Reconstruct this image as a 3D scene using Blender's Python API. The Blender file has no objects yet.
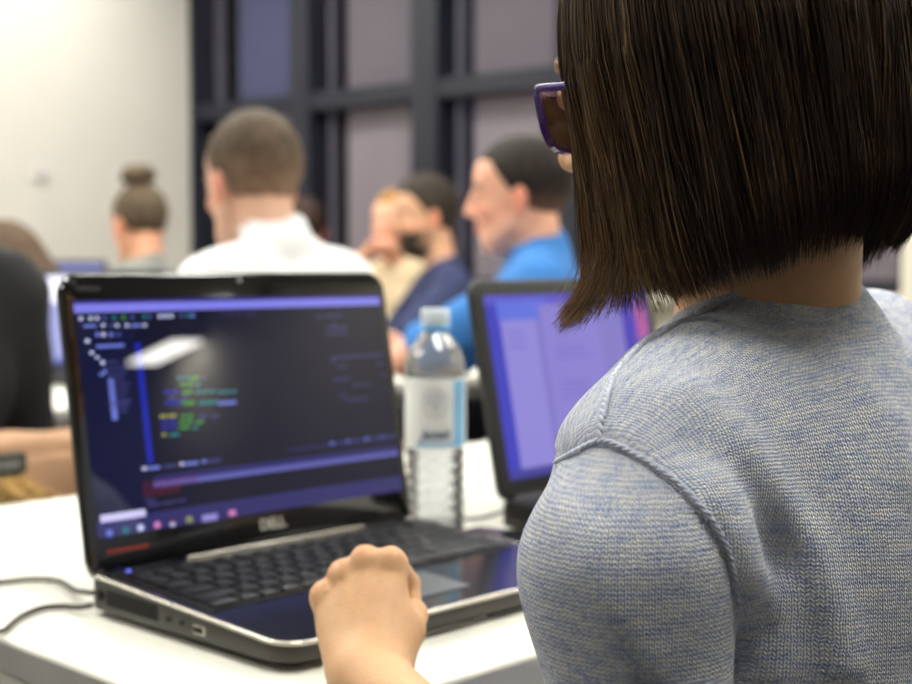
import bpy, bmesh, math, random
import numpy as np
from mathutils import Vector, Matrix
from mathutils.bvhtree import BVHTree
random.seed(7); RNG = np.random.default_rng(7)
S = bpy.context.scene
COL = S.collection
R = math.radians
CAMZ = 1.0326; TZ = 0.74; F_PX = 1387.0; PITCH = 0.0547

# ------------------------------------------------------------------ camera
cd = bpy.data.cameras.new('camera'); cam = bpy.data.objects.new('camera', cd); COL.objects.link(cam)
cd.sensor_width = 22.3; cd.lens = 22.3 * F_PX / 912.0; cd.clip_start = 0.02
cam.location = (0, 0, CAMZ); cam.rotation_euler = (math.pi/2 - PITCH, 0, 0)
cd.dof.use_dof = True; cd.dof.focus_distance = 0.74; cd.dof.aperture_fstop = 3.7; cd.dof.aperture_blades = 8
S.camera = cam
# ------------------------------------------------------------------ world (night outside the windows) and exposure
w = bpy.data.worlds.new('night'); S.world = w; w.use_nodes = True
w.node_tree.nodes['Background'].inputs[0].default_value = (.012, .014, .03, 1)
w.node_tree.nodes['Background'].inputs[1].default_value = 1.0
S.view_settings.view_transform = 'Standard'; S.view_settings.look = 'None'
S.view_settings.gamma = 1; S.view_settings.use_curve_mapping = False
S.view_settings.exposure = 0.0
LAMP = 30.0          # radiance of the ceiling panels
SCR = 1.0            # screens

# ------------------------------------------------------------------ helpers
def s2l(c):
    return tuple(((v/255)/12.92 if v/255 <= .04045 else (((v/255)+.055)/1.055)**2.4) for v in c)
MATS = {}
def mat(name, col, rough=.5, metal=0, var=.06, scale=30, spec=.5, bump=0, bscale=200, coat=0, emit=None, es=1, sss=0, attr=None, trans=0, ior=1.45, stretch=None):
    if name in MATS: return MATS[name]
    m = bpy.data.materials.new(name); m.use_nodes = True; MATS[name] = m
    nt = m.node_tree; N = nt.nodes; Lk = nt.links; b = N['Principled BSDF']
    b.inputs['Roughness'].default_value = rough; b.inputs['Metallic'].default_value = metal
    b.inputs['Specular IOR Level'].default_value = spec; b.inputs['Coat Weight'].default_value = coat
    b.inputs['Coat Roughness'].default_value = .03; b.inputs['IOR'].default_value = ior
    b.inputs['Transmission Weight'].default_value = trans
    c = s2l(col)
    tc = N.new('ShaderNodeTexCoord'); mp = N.new('ShaderNodeMapping'); Lk.new(tc.outputs['Object'], mp.inputs[0])
    if stretch: mp.inputs['Scale'].default_value = stretch
    nz = N.new('ShaderNodeTexNoise'); nz.inputs['Scale'].default_value = scale; nz.inputs['Detail'].default_value = 4
    Lk.new(mp.outputs[0], nz.inputs[0])
    if attr:
        base = N.new('ShaderNodeAttribute'); base.attribute_name = attr; src = base.outputs['Color']
    else:
        rgb = N.new('ShaderNodeRGB'); rgb.outputs[0].default_value = (*c, 1); src = rgb.outputs[0]
    mr = N.new('ShaderNodeMapRange'); mr.inputs['From Min'].default_value = .3; mr.inputs['From Max'].default_value = .7
    mr.inputs['To Min'].default_value = 1-var; mr.inputs['To Max'].default_value = 1+var
    Lk.new(nz.outputs[0], mr.inputs['Value'])
    mu = N.new('ShaderNodeVectorMath'); mu.operation = 'SCALE'; Lk.new(src, mu.inputs[0]); Lk.new(mr.outputs[0], mu.inputs['Scale'])
    Lk.new(mu.outputs[0], b.inputs['Base Color'])
    if emit is not None:
        b.inputs['Emission Color'].default_value = (*s2l(emit), 1); b.inputs['Emission Strength'].default_value = es
    if sss:
        b.inputs['Subsurface Weight'].default_value = sss; b.inputs['Subsurface Radius'].default_value = (1, .35, .2); b.inputs['Subsurface Scale'].default_value = .006
    if bump:
        n2 = N.new('ShaderNodeTexNoise'); n2.inputs['Scale'].default_value = bscale; n2.inputs['Detail'].default_value = 3
        Lk.new(mp.outputs[0], n2.inputs[0])
        bp = N.new('ShaderNodeBump'); bp.inputs['Strength'].default_value = 1; bp.inputs['Distance'].default_value = bump
        Lk.new(n2.outputs[0], bp.inputs['Height']); Lk.new(bp.outputs[0], b.inputs['Normal'])
    return m
def glass_mat(name, tint=(1, 1, 1), gloss=.12, rough=.02):
    if name in MATS: return MATS[name]
    m = bpy.data.materials.new(name); m.use_nodes = True; MATS[name] = m
    nt = m.node_tree; N = nt.nodes; Lk = nt.links; N.remove(N['Principled BSDF'])
    out = N['Material Output']; t = N.new('ShaderNodeBsdfTransparent'); t.inputs[0].default_value = (*tint, 1)
    g = N.new('ShaderNodeBsdfGlossy'); g.inputs['Roughness'].default_value = rough
    fr = N.new('ShaderNodeFresnel'); fr.inputs[0].default_value = 1.5
    nz = N.new('ShaderNodeTexNoise'); nz.inputs['Scale'].default_value = 8
    mm = N.new('ShaderNodeMath'); mm.operation = 'MULTIPLY_ADD'; mm.inputs[1].default_value = .03; mm.inputs[2].default_value = gloss - .05
    Lk.new(nz.outputs[0], mm.inputs[0])
    ad = N.new('ShaderNodeMath'); ad.operation = 'ADD'; Lk.new(fr.outputs[0], ad.inputs[0]); Lk.new(mm.outputs[0], ad.inputs[1])
    mx = N.new('ShaderNodeMixShader'); Lk.new(ad.outputs[0], mx.inputs[0]); Lk.new(t.outputs[0], mx.inputs[1]); Lk.new(g.outputs[0], mx.inputs[2])
    Lk.new(mx.outputs[0], out.inputs[0]); return m

def mesh_obj(name, verts, faces, m=None, parent=None, smooth=True, mi=None, M=None):
    me = bpy.data.meshes.new(name)
    verts = np.asarray(verts, dtype=float).reshape(-1, 3)
    if M is not None:
        M = np.array(M); verts = verts @ M[:3, :3].T + M[:3, 3]
    if isinstance(faces, np.ndarray):
        k = faces.shape[1]; nf = len(faces)
        me.vertices.add(len(verts)); me.vertices.foreach_set('co', verts.ravel())
        me.loops.add(nf*k); me.loops.foreach_set('vertex_index', faces.ravel().astype(np.int32))
        me.polygons.add(nf); me.polygons.foreach_set('loop_start', np.arange(0, nf*k, k, dtype=np.int32))
        me.update(calc_edges=True)
    else:
        me.from_pydata([tuple(v) for v in verts], [], faces)
    for x in (m if isinstance(m, (list, tuple)) else [m]):
        if x: me.materials.append(x)
    if mi is not None: me.polygons.foreach_set('material_index', np.asarray(mi, dtype=np.int32))
    me.polygons.foreach_set('use_smooth', np.full(len(me.polygons), smooth))
    me.update(); me.validate()
    o = bpy.data.objects.new(name, me); COL.objects.link(o)
    if parent is not None: o.parent = parent
    return o
class MB:
    """collects shapes into one mesh"""
    def __init__(s): s.v = []; s.f = []; s.mi = []
    def add(s, v, f, mi=0):
        k = len(s.v); s.v += [tuple(map(float, p)) for p in v]; s.f += [tuple(i+k for i in q) for q in f]; s.mi += [mi]*len(f); return s
    def box(s, lo, hi, mi=0, bev=0):
        x0, y0, z0 = lo; x1, y1, z1 = hi
        if bev > 0: return s.rbox(lo, hi, bev, mi)
        v = [(x0,y0,z0),(x1,y0,z0),(x1,y1,z0),(x0,y1,z0),(x0,y0,z1),(x1,y0,z1),(x1,y1,z1),(x0,y1,z1)]
        return s.add(v, [(0,3,2,1),(4,5,6,7),(0,1,5,4),(1,2,6,5),(2,3,7,6),(3,0,4,7)], mi)
    def rbox(s, lo, hi, b, mi=0):
        bm = bmesh.new(); bmesh.ops.create_cube(bm, size=1)
        c = [(lo[i]+hi[i])/2 for i in range(3)]; d = [hi[i]-lo[i] for i in range(3)]
        for v in bm.verts: v.co = Vector([c[i]+v.co[i]*d[i] for i in range(3)])
        bmesh.ops.bevel(bm, geom=bm.edges[:], offset=min(b, min(d)*.49), segments=2, affect='EDGES', profile=.5)
        bm.verts.index_update(); s.add([v.co for v in bm.verts], [[v.index for v in f.verts] for f in bm.faces], mi); bm.free(); return s
    def prism(s, loop, z0, z1, mi=0, b=0):
        """plan outline extruded from z0(x,y) to z1(x,y), top and bottom edges softened by b"""
        fz0 = z0 if callable(z0) else (lambda x, y: z0); fz1 = z1 if callable(z1) else (lambda x, y: z1)
        n = len(loop); c = np.mean(loop, axis=0); rings = []
        if b:
            for t, dz, top in ((b, 0, 0), (b*.3, b*.3, 0), (0, b, 0), (0, -b, 1), (b*.3, -b*.3, 1), (b, 0, 1)):
                rings.append([(x-(x-c[0])/max(abs(x-c[0]), 1e-6)*min(t, abs(x-c[0])), y-(y-c[1])/max(abs(y-c[1]), 1e-6)*min(t, abs(y-c[1])), (fz1 if top else fz0)(x, y)+dz) for x, y in loop])
        else:
            rings = [[(x, y, fz0(x, y)) for x, y in loop], [(x, y, fz1(x, y)) for x, y in loop]]
        v = sum(rings, []); f = []
        for k in range(len(rings)-1):
            f += [(k*n+i, k*n+(i+1) % n, (k+1)*n+(i+1) % n, (k+1)*n+i) for i in range(n)]
        f += [tuple(range(n-1, -1, -1)), tuple(range((len(rings)-1)*n, len(rings)*n))]
        return s.add(v, f, mi)
    def tube(s, pts, r, seg=10, mi=0, closed=False, ry=None):
        pts = [np.array(p, float) for p in pts]; n = len(pts); rs = r if hasattr(r, '__len__') else [r]*n
        v = []; up = np.array([0, 0, 1.])
        for i, p in enumerate(pts):
            t = pts[(i+1) % n]-pts[i-1] if closed else pts[min(i+1, n-1)]-pts[max(i-1, 0)]
            t = t/(np.linalg.norm(t)+1e-12)
            a = np.cross(t, up)
            if np.linalg.norm(a) < .05: a = np.cross(t, [1., 0, 0])
            a /= np.linalg.norm(a); bb = np.cross(a, t)
            for k in range(seg):
                q = 2*math.pi*k/seg; v.append(p+a*math.cos(q)*rs[i]+bb*math.sin(q)*(ry or rs[i]))
        f = []
        for i in range(n if closed else n-1):
            j = (i+1) % n; f += [(i*seg+k, i*seg+(k+1) % seg, j*seg+(k+1) % seg, j*seg+k) for k in range(seg)]
        if not closed: f += [tuple(range(seg-1, -1, -1)), tuple(range((n-1)*seg, n*seg))]
        return s.add(v, f, mi)
    def lathe(s, prof, c=(0, 0, 0), seg=40, mi=0, cap=True, axis='z'):
        v = []; n = len(prof)
        for r, z in prof:
            for k in range(seg):
                q = 2*math.pi*k/seg
                p = (r*math.cos(q), r*math.sin(q), z)
                if axis == 'x': p = (z, p[0], p[1])
                if axis == 'y': p = (p[1], z, p[0])
                v.append((c[0]+p[0], c[1]+p[1], c[2]+p[2]))
        f = [(i*seg+k, i*seg+(k+1) % seg, (i+1)*seg+(k+1) % seg, (i+1)*seg+k) for i in range(n-1) for k in range(seg)]
        if cap: f += [tuple(range(seg-1, -1, -1)), tuple(range((n-1)*seg, n*seg))]
        return s.add(v, f, mi)
    def build(s, name, m, parent=None, smooth=False, M=None):
        o = mesh_obj(name, s.v, s.f, m, parent, smooth, s.mi, M)
        if smooth == 'auto':
            pass
        return o
def auto(o, deg=35):
    o.data.polygons.foreach_set('use_smooth', [True]*len(o.data.polygons))
    o.data.set_sharp_from_angle(angle=R(deg)); return o
def rrect(x0, y0, x1, y1, r, n=6):
    rr = r if hasattr(r, '__len__') else (r,)*4   # corners: (x0y0, x1y0, x1y1, x0y1)
    out = []
    for (cx, cy, a0, q) in ((x0+rr[0], y0+rr[0], 180, rr[0]), (x1-rr[1], y0+rr[1], 270, rr[1]), (x1-rr[2], y1-rr[2], 0, rr[2]), (x0+rr[3], y1-rr[3], 90, rr[3])):
        for k in range(n+1):
            a = R(a0+90*k/n); out.append((cx+q*math.cos(a), cy+q*math.sin(a)))
    return out
def empty(name, loc=(0, 0, 0), rz=0):
    o = bpy.data.objects.new(name, None); COL.objects.link(o); o.location = loc; o.rotation_euler = (0, 0, rz); o.empty_display_size = .05; return o
def tag(o, label=None, cat=None, group=None, kind=None):
    if label: o['label'] = label
    if cat: o['category'] = cat
    if group: o['group'] = group
    if kind: o['kind'] = kind
    return o
def ray(px, py):
    v = np.array([(px-456)/F_PX, 1, -(py-342)/F_PX]); c, s = math.cos(PITCH), math.sin(PITCH)
    return np.array([v[0], v[1]*c+v[2]*s, -v[1]*s+v[2]*c])

# ------------------------------------------------------------------ implicit surfaces
def cap(a, b, r1, r2=None):
    a = np.array(a, float); b = np.array(b, float); r2 = r1 if r2 is None else r2
    ab = b-a; L = max(ab@ab, 1e-12)
    def f(P):
        t = np.clip(((P-a)@ab)/L, 0, 1); return np.linalg.norm(P-a-t[:, None]*ab, axis=1)-(r1+(r2-r1)*t)
    return f
def ell(c, r, Rm=None):
    c = np.array(c, float); r = np.array(r, float)
    def f(P):
        q = P-c
        if Rm is not None: q = q@Rm
        k0 = np.linalg.norm(q/r, axis=1); k1 = np.linalg.norm(q/(r*r), axis=1); return k0*(k0-1)/np.maximum(k1, 1e-9)
    return f
def smin(a, b, k):
    if k <= 0: return np.minimum(a, b)
    h = np.maximum(k-np.abs(a-b), 0)/k; return np.minimum(a, b)-h*h*k*.25
def fold(ops):
    def f(P):
        d = None
        for kind, fn, k in ops:
            e = fn(P)
            if d is None: d = e
            elif kind == 'u': d = smin(d, e, k)
            elif kind == 's': d = -smin(-d, e, k)
            elif kind == 'i': d = -smin(-d, -e, k)
            elif kind == 'd': d = d+e
        return d
    return f
def inframe(fn, o, Rm):
    o = np.array(o, float)
    return lambda P: fn((P-o)@Rm)
def mesh_sdf(f, lo, hi, h, margin=1.0, newton=2):
    lo = np.array(lo, float); hi = np.array(hi, float); B = 12
    nb = np.ceil((hi-lo)/(h*B)).astype(int); n = nb*B+1
    V = np.full(n, 1., dtype=np.float32)
    g = np.stack(np.meshgrid(*[np.arange(k) for k in nb], indexing='ij'), -1).reshape(-1, 3)
    cc = lo+(g*B+B/2)*h; dc = f(cc); lim = B*h*.5*1.75*margin+h
    for i, d in zip(g, dc):
        if d < -lim:
            s = i*B; V[s[0]:s[0]+B+1, s[1]:s[1]+B+1, s[2]:s[2]+B+1] = -1
    k = np.arange(B+1); loc = np.stack(np.meshgrid(k, k, k, indexing='ij'), -1).reshape(-1, 3)
    near = g[np.abs(dc) <= lim]
    for q in range(0, len(near), 120):
        sub = near[q:q+120]; P = lo+((sub[:, None, :]*B+loc[None])*h); D = f(P.reshape(-1, 3)).reshape(len(sub), B+1, B+1, B+1)
        for s, dd in zip(sub*B, D): V[s[0]:s[0]+B+1, s[1]:s[1]+B+1, s[2]:s[2]+B+1] = dd
    I = V < 0
    I[0] = I[-1] = False; I[:, 0] = I[:, -1] = False; I[:, :, 0] = I[:, :, -1] = False
    cnt = np.zeros(n-1, dtype=np.int8)
    for a in (0, 1):
        for b in (0, 1):
            for c in (0, 1): cnt += I[a:n[0]-1+a, b:n[1]-1+b, c:n[2]-1+c]
    act = (cnt > 0) & (cnt < 8); idx = -np.ones(n-1, dtype=np.int64); cells = np.argwhere(act); idx[act] = np.arange(len(cells))
    acc = np.zeros((len(cells), 3)); wt = np.zeros(len(cells))
    corners = [(a, b, c) for a in (0, 1) for b in (0, 1) for c in (0, 1)]
    for c0 in corners:
        for ax in range(3):
            if c0[ax]: continue
            c1 = list(c0); c1[ax] = 1
            p0 = cells+np.array(c0); p1 = cells+np.array(c1)
            v0 = V[tuple(p0.T)]; v1 = V[tuple(p1.T)]; i0 = I[tuple(p0.T)]; i1 = I[tuple(p1.T)]; m = i0 != i1
            t = np.where(np.abs(v0-v1) > 1e-9, v0/(v0-v1+1e-12), .5); t = np.clip(t, 0, 1)
            acc[m] += (p0+t[:, None]*(p1-p0))[m]; wt[m] += 1
    P = lo+acc/np.maximum(wt, 1)[:, None]*h
    F = []
    for ax in range(3):
        sl0 = [slice(None)]*3; sl1 = [slice(None)]*3; sl0[ax] = slice(0, -1); sl1[ax] = slice(1, None)
        E = I[tuple(sl0)] != I[tuple(sl1)]; e = np.argwhere(E)
        u, v = [(1, 2), (2, 0), (0, 1)][ax]
        e = e[(e[:, u] > 0) & (e[:, v] > 0) & (e[:, u] < n[u]-1) & (e[:, v] < n[v]-1)]
        du = np.zeros(3, int); du[u] = 1; dv = np.zeros(3, int); dv[v] = 1
        q = [idx[tuple((e-du-dv).T)], idx[tuple((e-dv).T)], idx[tuple(e.T)], idx[tuple((e-du).T)]]
        q = np.stack(q, 1); inside = I[tuple(e.T)]; q[~inside] = q[~inside][:, ::-1]; F.append(q[(q >= 0).all(1)])
    F = np.concatenate(F)
    for _ in range(newton):
        e = h*.3; d = f(P); G = np.stack([f(P+np.eye(3)[i]*e)-d for i in range(3)], 1)/e
        gn = np.maximum((G*G).sum(1), .2); P = P-np.clip(d/gn, -h*.5, h*.5)[:, None]*G
    return P, F
def sdf_obj(name, ops, lo, hi, h, m, parent=None, color=None, attrs=None, margin=1.0, at=None, noise=None):
    f = fold(ops) if isinstance(ops, list) else ops
    P, F = mesh_sdf(f, lo, hi, h, margin)
    o = mesh_obj(name, P-(np.array(at) if at is not None else 0), F, m, parent)
    if color is not None:
        c = color(P); a = o.data.attributes.new('Col', 'FLOAT_COLOR', 'POINT'); a.data.foreach_set('color', np.concatenate([c, np.ones((len(c), 1))], 1).ravel())
    if attrs:
        for k, fn in attrs.items():
            a = o.data.attributes.new(k, 'FLOAT_VECTOR', 'POINT'); a.data.foreach_set('vector', fn(P).ravel())
    return o
def frame(fwd, pitch=0, roll=0):
    """3x3 with columns forward, left, up"""
    f = np.array([fwd[0], fwd[1], 0.]); f /= np.linalg.norm(f); l = np.array([-f[1], f[0], 0]); u = np.array([0, 0, 1.])
    f2 = f*math.cos(pitch)-u*math.sin(pitch); u2 = f*math.sin(pitch)+u*math.cos(pitch)
    l2 = l*math.cos(roll)+u2*math.sin(roll); u3 = u2*math.cos(roll)-l*math.sin(roll)
    return np.stack([f2, l2, u3], 1)
# ------------------------------------------------------------------ materials
SKIN = (222, 172, 130)
M_white = mat('white_laminate', (238, 238, 226), .45, var=.015, scale=5)
M_edge = mat('table_edge_band', (205, 205, 200), .5, var=.03)
M_metal = mat('grey_powder_coat', (120, 122, 126), .4, metal=.3)
M_wall = mat('wall_paint', (200, 197, 189), .85, var=.015, scale=3, bump=.0004, bscale=150)
M_ceil = mat('ceiling_tile', (228, 226, 220), .9, var=.03, scale=40)
M_floor = mat('carpet_tile', (58, 58, 64), .95, var=.25, scale=260, bump=.002, bscale=500)
M_frame = mat('navy_window_frame', (27, 30, 42), .6, var=.04)
M_frame2 = mat('grey_window_bead', (82, 80, 94), .4, var=.04)
M_blind = mat('mauve_blind', (120, 112, 120), .8, var=.02, scale=12, stretch=(1, 1, .2))
M_blind2 = mat('slate_blue_blind', (68, 72, 102), .8, var=.03, scale=12)
M_blind3 = mat('dusk_blind', (94, 88, 97), .8, var=.02, scale=12)
M_nglass = glass_mat('window_glass', (.86, .88, .92), .06)
M_sill = mat('sill_paint', (232, 226, 208), .6, var=.02)
M_black = mat('black_gloss', (12, 12, 13), .08, var=.1, coat=.6)
M_blackm = mat('black_satin', (22, 22, 23), .42, var=.12)
M_graym = mat('gunmetal_plastic', (66, 64, 60), .42, metal=.2, var=.05)
M_chrome = mat('brushed_silver', (205, 200, 190), .25, metal=.9, var=.05)
M_key = mat('key_plastic', (26, 27, 31), .38, var=.08)
M_deck = mat('deck_gloss', (34, 36, 46), .14, var=.1, coat=.25)
M_pad = mat('touchpad_plastic', (88, 92, 98), .3, var=.05)

# ------------------------------------------------------------------ the room
WO = np.array([-1.343, 7.0]); WD = np.array([.7732, -.6342]); WN = np.array([-.6342, -.7732])
CH = 2.85
MR = Matrix(((-WD[0], WN[0], 0, WO[0]), (-WD[1], WN[1], 0, WO[1]), (0, 0, 1, 0), (0, 0, 0, 1)))
U1, V1 = 12.4, 8.0
def rbx(name, t0, t1, v0, v1, z0, z1, m, parent=None, bev=0):
    mb = MB(); mb.box((-t1, v0, z0), (-t0, v1, z1), bev=bev); return mb.build(name, m, parent, M=MR)
def struct(o): o['kind'] = 'structure'; return o
struct(rbx('floor', -.1, U1+.1, -.1, V1+.1, -.1, 0, M_floor))
struct(rbx('ceiling', -.1, U1+.1, -.1, V1+.1, CH, CH+.1, M_ceil))
struct(rbx('wall_left', -.15, 0, -.3, V1+.1, 0, CH, M_wall))
struct(rbx('wall_right', U1, U1+.15, -.3, V1+.1, 0, CH, M_wall))
struct(rbx('wall_back', 0, U1, V1, V1+.15, 0, CH, M_wall))
struct(rbx('baseboard_left', 0, .015, .02, V1, 0, .08, M_edge))
WE = 3.72
struct(rbx('wall_window', 0, WE, -.25, 0, 0, .9, M_sill))
struct(rbx('trim_1', 0, WE, -.25, .12, .9, .935, M_sill, bev=.006))
struct(rbx('wall_front', WE, U1, -.25, .12, 0, CH, M_sill))
# window frame: posts, transoms, beads, blinds, panes
TR0, TR1 = 1.755, 1.835
win = struct(empty('window_1')); wf = MB()
posts = [(-.02, .03), (.72, .845), (1.475, 1.62), (2.235, 2.375), (2.99, 3.13), (3.66, 3.72)]
for a, b in posts: wf.box((-b, -.14, .93), (-a, -.01, CH))
for z0, z1 in ((.935, .985), (TR0, TR1), (CH-.06, CH)): wf.box((-WE, -.13, z0), (0, -.02, z1))
wf.build('window_frame', M_frame, win, M=MR)
bead = MB()
for t in (.14, .925, 1.69, 2.45, 3.2): bead.box((-t-.009, -.12, .985), (-t+.009, -.075, CH-.06))
bead.build('window_bead', M_frame2, win, M=MR)
for i, (a, b) in enumerate(((.266, .72), (1.0, 1.475), (1.75, 2.235), (2.53, 2.99), (3.29, 3.66))):
    for j, (z0, z1) in enumerate(((.985, TR0), (TR1, CH-.06))):
        o = MB().box((-b, -.118, z0), (-a, -.112, z1)).build('blind', M_blind2 if (i == 0 and j) else (M_blind3 if j else M_blind), win, M=MR)
pts = [p for pr in posts for p in pr]
for i in range(len(posts)-1):
    for z0, z1 in ((.985, TR0), (TR1, CH-.06)):
        MB().box((-posts[i+1][0], -.135, z0), (-posts[i][1], -.130, z1)).build('pane', M_nglass, win, M=MR)
# ceiling lights
def ceil_light(t, v, lt, lv, label, group=None, tilt=0):
    p = np.array(WO+WD*t+WN*v); e = empty('ceiling_light', (p[0], p[1], CH), math.atan2(-WD[1]*-1, -WD[0]*-1)+tilt)
    e.rotation_euler = (0, 0, math.atan2(WD[1], WD[0])+tilt)
    tag(e, label, 'ceiling light', group)
    MB().box((-lt/2-.02, -lv/2-.02, -.03), (lt/2+.02, -lv/2, 0)).box((-lt/2-.02, lv/2, -.03), (lt/2+.02, lv/2+.02, 0)).box((-lt/2-.02, -lv/2, -.03), (-lt/2, lv/2, 0)).box((lt/2, -lv/2, -.03), (lt/2+.02, lv/2, 0)).build('light_housing', M_edge, e)
    MB().box((-lt/2, -lv/2, -.02), (lt/2, lv/2, -.004)).build('diffuser', mat('light_diffuser', (255, 255, 255), .6, emit=(255, 252, 244), es=LAMP, var=.0), e)
k = 0
for v in (.9, 2.3, 3.9, 5.7):
    for t in (.9, 2.9, 5.4, 8.7):
        if (t > 8 and v > 1) or (v > 5 and t > 3): continue  # unseen rear left pair is added to brighten the bottle label and sweater
        ceil_light(t, v, 1.2, .3, 'white rectangular panel light recessed in the ceiling', 'ceiling panel lights')
p = WO+WD*10.5+WN*.30; dr = WD*.978+WN*.208
pl = empty('pendant_light', (p[0], p[1], 2.53), math.atan2(dr[1], dr[0])); tag(pl, 'short pendant lamp, seen as the white streak mirrored in the foreground laptop screen', 'lamp')
MB().box((-.22, -.12, .012), (.22, .12, .04), bev=.004).build('lamp_housing', M_edge, pl)
MB().box((-.21, -.11, 0), (.21, .11, .012)).build('diffuser', MATS['light_diffuser'], pl)
MB().tube([(-.15, 0, .03), (-.15, 0, CH-2.53)], .004, 8).build('suspension_rod', M_metal, pl)
MB().tube([(.15, 0, .03), (.15, 0, CH-2.53)], .004, 8).build('suspension_rod', M_metal, pl)
# small plate on the white wall
sw = empty('wall_switch', (*(WO+WN*.86), 1.46), math.atan2(WN[1], WN[0]))
tag(sw, 'small pale grey square plate on the white wall, above the woman with the bun', 'wall plate')
MB().box((-.04, .0, -.04), (.04, .012, .04), bev=.004).build('plate', mat('plate_grey', (205, 198, 196), .5), sw)
MB().box((-.02, .012, -.028), (.02, .018, .028), bev=.002).build('rocker', mat('rocker_grey', (196, 190, 190), .5), sw)

# ------------------------------------------------------------------ tables (frame: X along the rows, N away from the reader)
YAW = .799; TX = np.array([math.cos(YAW), math.sin(YAW)]); TN = np.array([-math.sin(YAW), math.cos(YAW)])
def tw(X, N, z=0): p = TX*X+TN*N; return (p[0], p[1], z)
def table(X0, X1, N0, N1, label, panel=False):
    t = empty('table', tw((X0+X1)/2, (N0+N1)/2), YAW); tag(t, label, 'table', 'white desk tables in rows')
    L, D = X1-X0, N1-N0
    MB().box((-L/2+.001, -D/2+.001, TZ-.026), (L/2-.001, D/2-.001, TZ), bev=.002).build('tabletop', M_white, t)
    e = MB().box((-L/2-.001, -D/2-.001, TZ-.025), (L/2+.001, -D/2, TZ-.002)).box((-L/2-.001, D/2, TZ-.025), (L/2+.001, D/2+.001, TZ-.002))
    e.box((-L/2-.001, -D/2, TZ-.025), (-L/2, D/2, TZ-.002)).box((L/2, -D/2, TZ-.025), (L/2+.001, D/2, TZ-.002)).build('edge_band', M_edge, t)
    MB().box((-L/2+.06, -D/2+.07, TZ-.07), (L/2-.06, -D/2+.1, TZ-.026)).box((-L/2+.06, D/2-.1, TZ-.07), (L/2-.06, D/2-.07, TZ-.026)).box((-L/2+.06, -D/2+.07, TZ-.07), (-L/2+.09, D/2-.07, TZ-.026)).box((L/2-.09, -D/2+.07, TZ-.07), (L/2-.06, D/2-.07, TZ-.026)).build('table_frame', M_metal, t)
    if panel: MB().box((-L/2+.004, -D/2+.03, .32), (-L/2+.022, D/2-.004, TZ-.026), bev=.002).build('end_panel', M_white, t)
    for sx in (-1, 1):
        for sy in (-1, 1):
            x, y = sx*(L/2-.075), sy*(D/2-.085)-(sy-1)*.5*.175; MB().box((x-.02, y-.02, 0), (x+.02, y+.02, TZ-.07), bev=.004).build('leg', M_metal, t)
table(.5215, 2.32, .676, 1.575, 'large white table in the foreground under the open laptop and the bottle', True)
table(.75, 2.35, 2.545, 3.26, 'white table in the second row, behind the chair with the tan jacket')
table(2.355, 3.95, 2.545, 3.26, 'white table in the second row, behind the water bottle and second laptop')
table(1.9, 3.2, 4.50, 5.20, 'white table in the last row before the white wall')

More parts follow.
